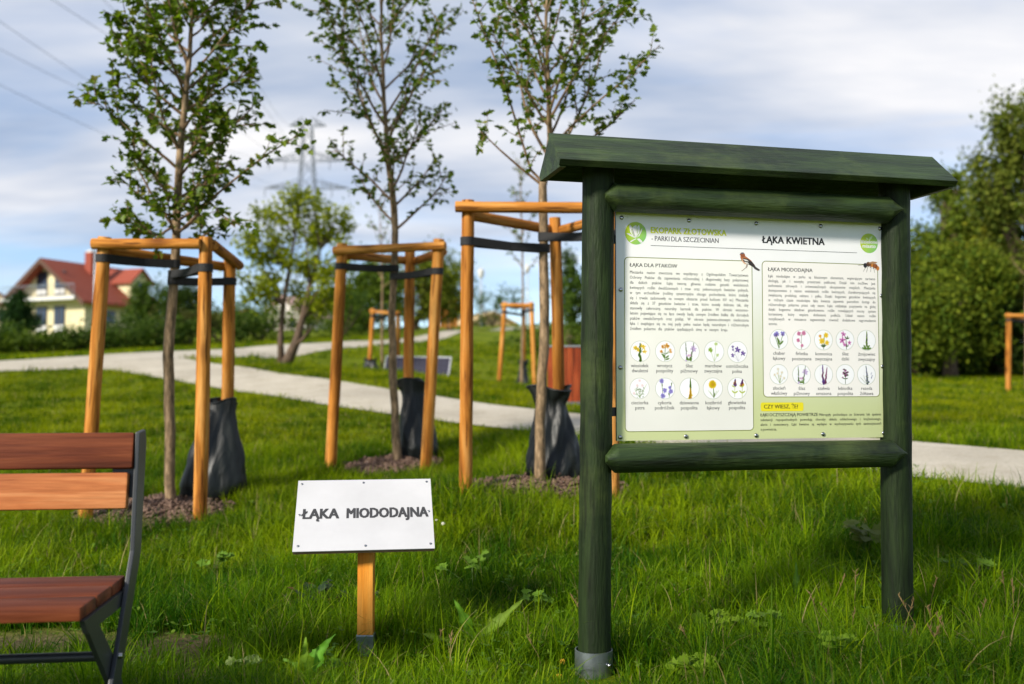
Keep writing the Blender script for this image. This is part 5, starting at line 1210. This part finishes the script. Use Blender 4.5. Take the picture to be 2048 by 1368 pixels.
# ------------------------------------------------------------------ farther staked trees
def far_staked(label_t, label_s, trunk_px, z, stakes, straps, seed, bagspec=None, straprow=None):
    tk = [P(a, b_, z) for a, b_ in trunk_px]; l_ = sum(np.linalg.norm(q - p) for p, q in zip(tk, tk[1:])); n = len(tk)
    young_tree(label_t, tk, [.035 - .03 * i / (n - 1) for i in range(n)], 14, lambda f: (l_ * (.5 + .48 * f), .75 - .35 * f), seed, (48, 30), .07, 4, .07, drop=.35, cols=(1.1, 1.0, 1.2))
    tripod(label_s, stakes, [(0, 1, .04, .05, .05, .06), (1, 2, .03, 0, 0, .07), (0, 2, -.03, 0, 0, .07)], .045, [(i, row, trunk_at(tk, row + d, z)) for i, row, d in straps], .03, False)
far_staked('thin grey young tree in small stakes on the far lawn', 'small stake tripod on the lawn beside the litter bin', [(1043, 785), (1044, 700), (1046, 600), (1045, 500), (1042, 400), (1040, 320)], 20, [(1010, 604, 997, 780, 20), (1063, 604, 1070, 788, 19.6), (1047, 608, 1047, 770, 20.8)], [(0, 624, 6), (1, 620, 3)], 61)
bag('grey green watering bag inside the small stakes on the far lawn', P(1046, 780, 20.4), P(1047, 722, 20.6), .24, .2, 12)
far_staked('thin young tree in small stakes beside the solar panel', 'small stake tripod beside the solar panel', [(764, 758), (764, 650), (765, 560), (762, 480), (757, 400)], 21.5, [(746, 617, 737, 756, 21.5), (796, 622, 796, 766, 20.5), (782, 618, 784, 752, 22)], [(0, 632, 4), (1, 630, 3)], 62)
bag('black watering bag at the foot of the small stakes by the solar panel', P(746, 757, 21.2), P(741, 718, 21.3), .42, .26, 13)
tripod('wooden stakes with a crossbar at the right edge of the lawn', [(2018, 626, 2016, 785, 19.5), (2085, 626, 2090, 792, 19), (2055, 632, 2055, 780, 20.2)], [(0, 1, .04, .05, .05, .05), (1, 2, .03, 0, 0, .06), (0, 2, -.03, 0, 0, .06)], .05, [(0, 640, P(2052, 642, 19.6))], .03, False)
tkr = [P(2054, 790, 19.6), P(2052, 640, 19.6), P(2055, 500, 19.6), P(2058, 380, 19.6)]
young_tree('thin young tree inside the stakes at the right edge', tkr, [.035, .03, .02, .006], 10, lambda f: (3.2 * (.55 + .44 * f) * 1.2, .6 - .2 * f), 63, (48, 30), .07, 3, .07, drop=.3)
tripod('row of far stakes on the slope, taller front group', [(884, 588, 883, 652, 46), (893, 594, 893, 654, 45), (888, 590, 889, 650, 47.5)], [(0, 1, .03, .05, .05, .06), (1, 2, .03, 0, 0, .06)], .075, [], .03, False, .05)
tripod('row of far stakes on the slope, group nearer the path', [(902, 597, 902, 652, 49), (912, 599, 912, 652, 48.5), (907, 598, 907, 650, 51)], [(0, 1, .03, .05, .05, .06), (1, 2, .03, 0, 0, .06)], .07, [], .03, False, .05)
# solar panel on the bank
def solar():
    a0, a1 = P(765, 757, 19.2), P(897, 760, 18.8); ax_ = a1 - a0; L_ = np.linalg.norm(ax_); ax_ /= L_; H_ = .46; up_ = np.array([0, .35, 1]); up_ -= ax_ * (up_ @ ax_); up_ /= np.linalg.norm(up_); nr = np.cross(ax_, up_)
    m4 = Matrix(((ax_[0], up_[0], nr[0], a0[0]), (ax_[1], up_[1], nr[1], a0[1]), (ax_[2], up_[2], nr[2], a0[2]), (0, 0, 0, 1)))
    t = thing('solar_panel', 'dark solar panel standing on the grass bank', 'solar panel', (a0 + a1) / 2)
    b = MB(); b.box((L_ / 2, H_ / 2, 0), (L_, H_, .03)); b.build('frame', plain('aluminium', srgb(150, 152, 158), .6, .2), t, m=m4)
    b = MB(); b.box((L_ / 2, H_ / 2, .012), (L_ - .045, H_ - .045, .012)); b.build('backsheet', plain('panel_backsheet', srgb(58, 58, 78), .6, spec=.15), t, m=m4)
    nx_, ny_ = 12, 4; w = (L_ - .06) / nx_; h = (H_ - .06) / ny_; me = None; cm = plain('solar_cell', srgb(34, 34, 52), .6, spec=.15)
    for i in range(nx_):
        for j in range(ny_):
            mm = m4 @ Matrix.Translation((.03 + w * (i + .5), .03 + h * (j + .5), .020))
            if me is None: b = MB(); b.box((0, 0, 0), (w * .9, h * .9, .006)); o = b.build('cell', cm, t, m=mm); me = o.data
            else: o = bpy.data.objects.new('cell', me); o.matrix_basis = mm; link(o, t)
    for x in (.1, L_ - .1): b = MB(); b.box((x, H_ * .45, -.12), (.03, .03, .25)); b.build('support', M['galv'], t, m=m4)
solar()
# litter bin with wooden slats
def bin_():
    g = on_ground(1132, 812); w, d, h = .44, .34, .66; t = thing('litter_bin', 'litter bin clad in red-brown wooden slats beside the path', 'litter bin', g); z0 = g[2] + .04
    b = MB(); b.box((g[0], g[1], z0 + h / 2), (w - .05, d - .05, h)); b.build('liner', M['bench_steel'], t)
    b = MB(); b.box((g[0], g[1], z0 - .02), (w + .02, d + .02, .07)); b.build('base', plain('bin_base', srgb(96, 98, 100), .6), t)
    b = MB(); b.box((g[0], g[1], z0 + h + .012), (w + .01, d + .01, .02)); b.build('lid_frame', plain('bin_top', srgb(150, 152, 154), .4, .5), t, bevel=.004)
    mt = wood('bin_slat_wood', [srgb(96, 38, 18), srgb(138, 60, 30), srgb(160, 80, 42)], .5, 'Z', 9, False)
    for i in range(6):
        for s in (-1, 1):
            b = MB(); b.box((0, 0, 0), (w / 6 - .008, .02, h - .02)); b.build('slat', mt, t, bevel=.003, loc=(g[0] - w / 2 + w / 6 * (i + .5), g[1] + s * (d / 2 - .01), z0 + h / 2 + .004))
    for i in range(4):
        for s in (-1, 1): b = MB(); b.box((0, 0, 0), (.02, d / 4.6 - .008, h - .02)); b.build('slat', mt, t, bevel=.003, loc=(g[0] + s * (w / 2 - .01), g[1] - d / 2 + .05 + (d - .1) / 4 * (i + .5), z0 + h / 2 + .004))
bin_()

# unseen tree added behind the viewer to lay soft shade over the front lawn
def shade_tree():
    g = np.array([-4.35, -4.35, 0.0]); g[2] = gz(g[0], g[1]); t = thing('tree', 'unseen leafy tree added behind the viewpoint to shade the front lawn', 'tree', g); b = MB()
    b.tube([g - np.array([0, 0, .2]), g + np.array([0, 0, 2.5]), g + np.array([.1, 0, 4.6])], [.14, .11, .07], 10)
    for k in range(9): a = k * 2.4; e = g + np.array([math.cos(a) * 1.2, math.sin(a) * 1.2, 5.2 + .25 * k]); b.tube([g + np.array([0, 0, 3 + .2 * k]), e], [.05, .012], 6, False)
    b.build('trunk', M['dark_bark'], t, True); foliage('crown', t, [(g + np.array(o), 1.2, 1.2, 1.1, 1) for o in ((0, 0, 5.4), (.9, .3, 6.0), (-.8, .4, 6.0), (.1, -.6, 6.6), (.2, .5, 7.0))], 2200, .14, DG, MG, 99)
shade_tree()
# ------------------------------------------------------------------ houses, masts, pylon
M['render_y'] = plain('yellow_render', srgb(210, 198, 160), .9, var=.05, scale=3); M['render_w'] = plain('pale_render', srgb(214, 206, 200), .9, var=.05, scale=3)
def rooftile():
    m, nt, b = new_mat('red_roof_tiles'); w = nd(nt, 'ShaderNodeTexWave', Scale=3.0, Distortion=.3); nt.links.new(coords(nt, rand=False), w.inputs['Vector'])
    nt.links.new(ramp(nt, w.outputs['Fac'], [(0.2, srgb(112, 46, 28)), (0.7, srgb(152, 68, 42))]), b.inputs['Base Color']); b.inputs['Roughness'].default_value = .75; return m
M['tiles'] = rooftile(); M['fascia'] = plain('brown_fascia', srgb(84, 56, 42), .8); M['glass'] = plain('window_glass', srgb(44, 54, 74), .12, 0, .2, 2); M['wframe'] = plain('window_frame', srgb(70, 46, 36), .6)
M['brick'] = plain('chimney_brick', srgb(140, 66, 48), .9); M['white_trim'] = plain('white_trim', srgb(206, 206, 204), .7)
def house_main():
    Zh = 82.0; s = Zh / FPX
    c = P(128, 690, Zh); gy = gz(c[0], c[1]); rot = R(-24)                     # gable towards the camera, turned to its left
    A = P(30, 690, Zh); HMx = Matrix.Translation((A[0], A[1], gy)) @ Matrix.Rotation(rot, 4, 'Z')
    t = thing('yellow_house', 'yellow rendered house with red tiled roof and two rows of balcony windows', 'house', HMx @ Vector((3.7, 4.5, 0)), rz=rot)
    W_, D_ = 7.7, 7.2; eh = P(0, 592, Zh)[2] - gy; rh = P(0, 522, Zh)[2] - gy; base = -1.5
    b = MB(); poly = [(0, 0, base), (W_, 0, base), (W_, 0, eh), (W_ / 2, 0, rh - .25), (0, 0, eh)]; b.prism(poly, (0, D_, 0)); b.build('wall', M['render_y'], t, m=HMx)
    sl = (rh - eh) / (W_ / 2); ov = .95
    for sg_ in (-1, 1):
        b = MB(); x0 = W_ / 2; x1 = W_ / 2 + sg_ * (W_ / 2 + ov); z1 = rh - sl * (W_ / 2 + ov); q = .24
        b.prism([(x0, -1.0, rh), (x1, -1.0, z1), (x1, -1.0, z1 - q), (x0, -1.0, rh - q)], (0, D_ + 1.6, 0)); rf = b.build('roof', M['tiles'], t, m=HMx)
        b = MB(); b.prism([(x0, -1.06, rh - .02), (x1, -1.06, z1 - .02), (x1, -1.06, z1 - q - .22), (x0, -1.06, rh - q - .2)], (0, .05, 0)); b.build('barge_board', M['fascia'], t, m=HMx)
        if sg_ > 0:
            b = MB(); b.box((W_ * .64, 3.2, rh - .3), (.75, .75, 2.3)); ch = b.build('chimney', M['brick'], rf, m=HMx); b = MB(); b.box((W_ * .64, 3.2, rh + .93), (.6, .6, .18)); b.build('chimney_cap', M['white_trim'], rf, m=HMx)
            # dormer on the right slope
            dx0, dx1 = W_ * .66, W_ + .25; y0, y1 = 4.6, 6.6; zb, zt, za = eh - .2, rh - 1.35, rh - .35
            b = MB(); b.prism([(dx1, y0, zb), (dx1, y1, zb), (dx1, y1, zt), (dx1, (y0 + y1) / 2, za - .1), (dx1, y0, zt)], (dx0 - dx1, 0, 0)); dm = b.build('dormer', M['render_y'], t, m=HMx)
            for a_, b_2 in ((y0 - .35, 0), (y1 + .35, 0)):
                b = MB(); ym = (y0 + y1) / 2; zz = zt - .25; b.prism([(dx1 + .35, ym, za), (dx1 + .35, a_, zz), (dx1 + .35, a_, zz - .15), (dx1 + .35, ym, za - .15)], (dx0 - dx1 - .8, 0, 0)); b.build('dormer_roof', M['tiles'], dm, m=HMx)
            b = MB(); b.box((dx1 + .02, (y0 + y1) / 2, zb + 1.0), (.06, .75, 1.0)); b.build('dormer_window', M['glass'], dm, m=HMx)
    def win(x, z, w, h, side=False, label=None):
        b = MB(); c_ = (x, -.02, z + h / 2) if not side else (W_ + .02, x, z + h / 2); sz_ = (w, .08, h) if not side else (.08, w, h)
        b.box(c_, sz_); o = b.build('window', M['wframe'], t, m=HMx)
        for k in (-1, 1):
            b = MB()
            if not side: b.box((x + k * w * .25, -.07, z + h * .62), (w * .42, .03, h * .68)); b.build('pane', M['glass'], o, m=HMx); b = MB(); b.box((x + k * w * .25, -.07, z + h * .15), (w * .42, .03, h * .22)); b.build('lower_panel', M['white_trim'], o, m=HMx)
            else: b.box((W_ + .07, x + k * w * .25, z + h / 2), (.03, w * .42, h * .85)); b.build('pane', M['glass'], o, m=HMx)
    fl = eh - .55
    for x in (3.0, 5.0): win(x, fl + .45, 1.15, 2.0); win(x, fl - 2.5, 1.2, 2.1)
    win(5.8, fl - 1.8, .8, 1.0, True); win(2.6, fl - 1.8, 1.0, 1.1, True)
    b = MB(); b.box((W_ / 2 - .1, -.62, fl + .1), (W_ + .5, 1.2, .28)); b.build('balcony_slab', M['white_trim'], t, m=HMx)
    b = MB()
    for x in np.linspace(-.2, W_ + .1, 24): b.box((x, -1.18, fl + .7), (.03, .03, .95))
    b.box((W_ / 2 - .1, -1.18, fl + 1.18), (W_ + .4, .05, .05)); b.build('balcony_railing', M['galv'], t, m=HMx)
house_main()
def small_house(name, label, px, py_ridge, py_eave, z, wpx, depth, wall, roofm, rz, gable=True):
    c = P(px, 650, z); gy = gz(c[0], c[1]); Hm = Matrix.Translation((c[0], c[1], gy)) @ Matrix.Rotation(rz, 4, 'Z'); W_ = wpx * z / FPX; rh = P(px, py_ridge, z)[2] - gy; eh = P(px, py_eave, z)[2] - gy
    t = thing(name, label, 'house', (c[0], c[1], gy), 'far houses', rz)
    b = MB(); b.prism([(-W_ / 2, 0, -2), (W_ / 2, 0, -2), (W_ / 2, 0, eh), (0, 0, rh - .2), (-W_ / 2, 0, eh)], (0, depth, 0)); b.build('wall', wall, t, m=Hm); sl = (rh - eh) / (W_ / 2)
    for s in (-1, 1):
        b = MB(); x1 = s * (W_ / 2 + .5); z1 = rh - sl * (W_ / 2 + .5); b.prism([(0, -.5, rh), (x1, -.5, z1), (x1, -.5, z1 - .2), (0, -.5, rh - .2)], (0, depth + 1, 0)); b.build('roof', roofm, t, m=Hm)
    for x in (-.22, .22): b = MB(); b.box((x * W_, -.03, eh - .9), (W_ * .13, .08, 1.3)); w_ = b.build('window', M['wframe'], t, m=Hm); b = MB(); b.box((x * W_, -.09, eh - .9), (W_ * .10, .03, 1.1)); b.build('pane', M['glass'], w_, m=Hm)
small_house('red_roofed_house', 'house with red roof half hidden left of the yellow house', -22, 572, 612, 95, 110, 9, M['render_y'], M['tiles'], R(20))
small_house('pale_house', 'pale pinkish house far behind the leaning tree', 565, 590, 632, 125, 130, 10, M['render_w'], plain('rose_roof', srgb(196, 160, 150), .8), R(-35))
small_house('little_red_roofed_house', 'little house with red roof left of the pale far house', 500, 616, 634, 120, 40, 6, M['render_y'], M['tiles'], R(30))
small_house('sand_coloured_house', 'sand-coloured low building far off beside the lamp post', 985, 622, 642, 110, 90, 9, plain('sand_render', srgb(196, 166, 120), .9), plain('sand_roof', srgb(200, 172, 128), .9), R(25))
def mast(name, label, px, top, z, r, head):
    c = P(px, 650, z); gy = gz(c[0], c[1]); tz = P(px, top, z)[2]; t = thing(name, label, 'lamp post', (c[0], c[1], gy), 'far lamp posts')
    b = MB(); b.tube([(c[0], c[1], gy - .2), (c[0], c[1], tz)], [r, r * .6], 8); b.build('pole', M['pole'], t, True)
    if head: b = MB(); b.tube([(c[0], c[1], tz), (c[0], c[1], tz + .12), (c[0], c[1], tz + .5), (c[0], c[1], tz + .62)], [.08, .18, .2, .08], 12); b.build('lamp_head', M['white_trim'], t, True, auto=True)
    else: b = MB(); b.box((c[0] + .35, c[1], tz), (.8, .16, .09)); b.build('lamp_head', M['pole'], t)
M['pole'] = plain('pale_pole', srgb(184, 188, 194), .5, .3)
mast('lamp_post', 'pale lamp post with white globe head on the far slope', 962, 556, 62, .07, True)
mast('lamp_post', 'tall grey mast standing beside the yellow house', 188, 486, 70, .09, False)
mast('lamp_post', 'pale lamp post far behind the small stakes', 1055, 545, 75, .08, True)
# lattice pylon and its wires
def pylon():
    Zp = 210.0; c = P(612, 650, Zp); gy = gz(c[0], c[1]); top = P(612, 247, Zp)[2]; rows = [(247, 37, 12), (318, 78, 14), (374, 85, 18)]
    t = thing('power_pylon', 'grey lattice power pylon far off behind the young trees', 'pylon', (c[0], c[1], gy)); hw = lambda z: .9 + 3.2 * max(0, (top - z) / (top - gy)) ** 1.15
    b = MB(); zs = np.linspace(gy, top, 15); q = .1
    for i in range(14):
        w0, w1 = hw(zs[i]), hw(zs[i + 1])
        for k, (sx, sy) in enumerate(((-1, -1), (1, -1), (1, 1), (-1, 1))):
            nx_, ny_ = ((1, -1), (1, 1), (-1, 1), (-1, -1))[k]
            b.tube([(c[0] + sx * w0, c[1] + sy * w0, zs[i]), (c[0] + sx * w1, c[1] + sy * w1, zs[i + 1])], q * 1.3, 4, False)
            b.tube([(c[0] + sx * w0, c[1] + sy * w0, zs[i]), (c[0] + nx_ * w1, c[1] + ny_ * w1, zs[i + 1])], q * .8, 4, False); b.tube([(c[0] + nx_ * w0, c[1] + ny_ * w0, zs[i]), (c[0] + sx * w1, c[1] + sy * w1, zs[i + 1])], q * .8, 4, False)
    b.build('tower', M['lattice'], t); tips = []
    for py, half, up_ in rows:
        z = P(612, py, Zp)[2]; L_ = half * Zp / FPX; b = MB(); w = hw(z)
        for s in (-1, 1):
            b = MB(); tip = (c[0] + s * L_, c[1], z)
            for dy in (-1, 1):
                b.tube([(c[0] + s * w, c[1] + dy * w, z), tip], q * 1.1, 4, False); b.tube([(c[0] + s * w, c[1] + dy * w, z + 1.6), tip], q, 4, False)
                for f in (.2, .4, .6, .8): x = c[0] + s * (w + (L_ - w) * f); b.tube([(x, c[1] + dy * w * (1 - f), z), (x + s * (L_ - w) * .1, c[1] + dy * w * (1 - f - .1), z + 1.6 * (1 - f - .1))], q * .7, 4, False)
            b.build('cross_arm', M['lattice'], t); tips.append(tip); tips.append((c[0] + s * (w + (L_ - w) * .5), c[1], z))
    for tip in tips[4:]: b = MB(); b.tube([tip, (tip[0], tip[1] - .2, tip[2] - 2.0)], .09, 5); b.build('insulator', M['lattice'], t)
    return tips
M['lattice'] = plain('galvanised_lattice', srgb(96, 104, 114), .7, .0)
tips = pylon()
def wire(a, via, lab):                      # from the pylon over the left of the camera; via: photo pixel at the near end and its distance
    n_ = P(*via); a = np.array(a); b = MB(); pts = []
    for f in np.linspace(0, 1.0, 22): p = a * (1 - f) + n_ * f; p[2] -= 3.0 * 4 * f * (1 - f) * .55; pts.append(p)
    b.tube(pts, .022, 5, False); o = b.build('power_cable', M['cable'], None); tag(o, lab, 'cable', 'power cables running to the pylon')
M['cable'] = plain('cable', srgb(70, 76, 86), .6)
for a, via, lab in ((tips[4], (-120, 36, 80), 'power cable from the left tip of the middle pylon arm'), (tips[6], (60, -30, 70), 'power cable from the right tip of the middle pylon arm'), (tips[8], (-120, 110, 76), 'power cable from the left tip of the lowest pylon arm'),
                    (tips[9], (-120, -40, 70), 'power cable from halfway along the left lowest pylon arm'), (tips[0], (420, -20, 80), 'earth cable from the left tip of the top pylon arm'),
                    (tips[5], (150, -60, 78), 'power cable from halfway along the left middle pylon arm'), (tips[11], (330, -80, 78), 'power cable from halfway along the right lowest pylon arm')):
    wire(a, via, lab)
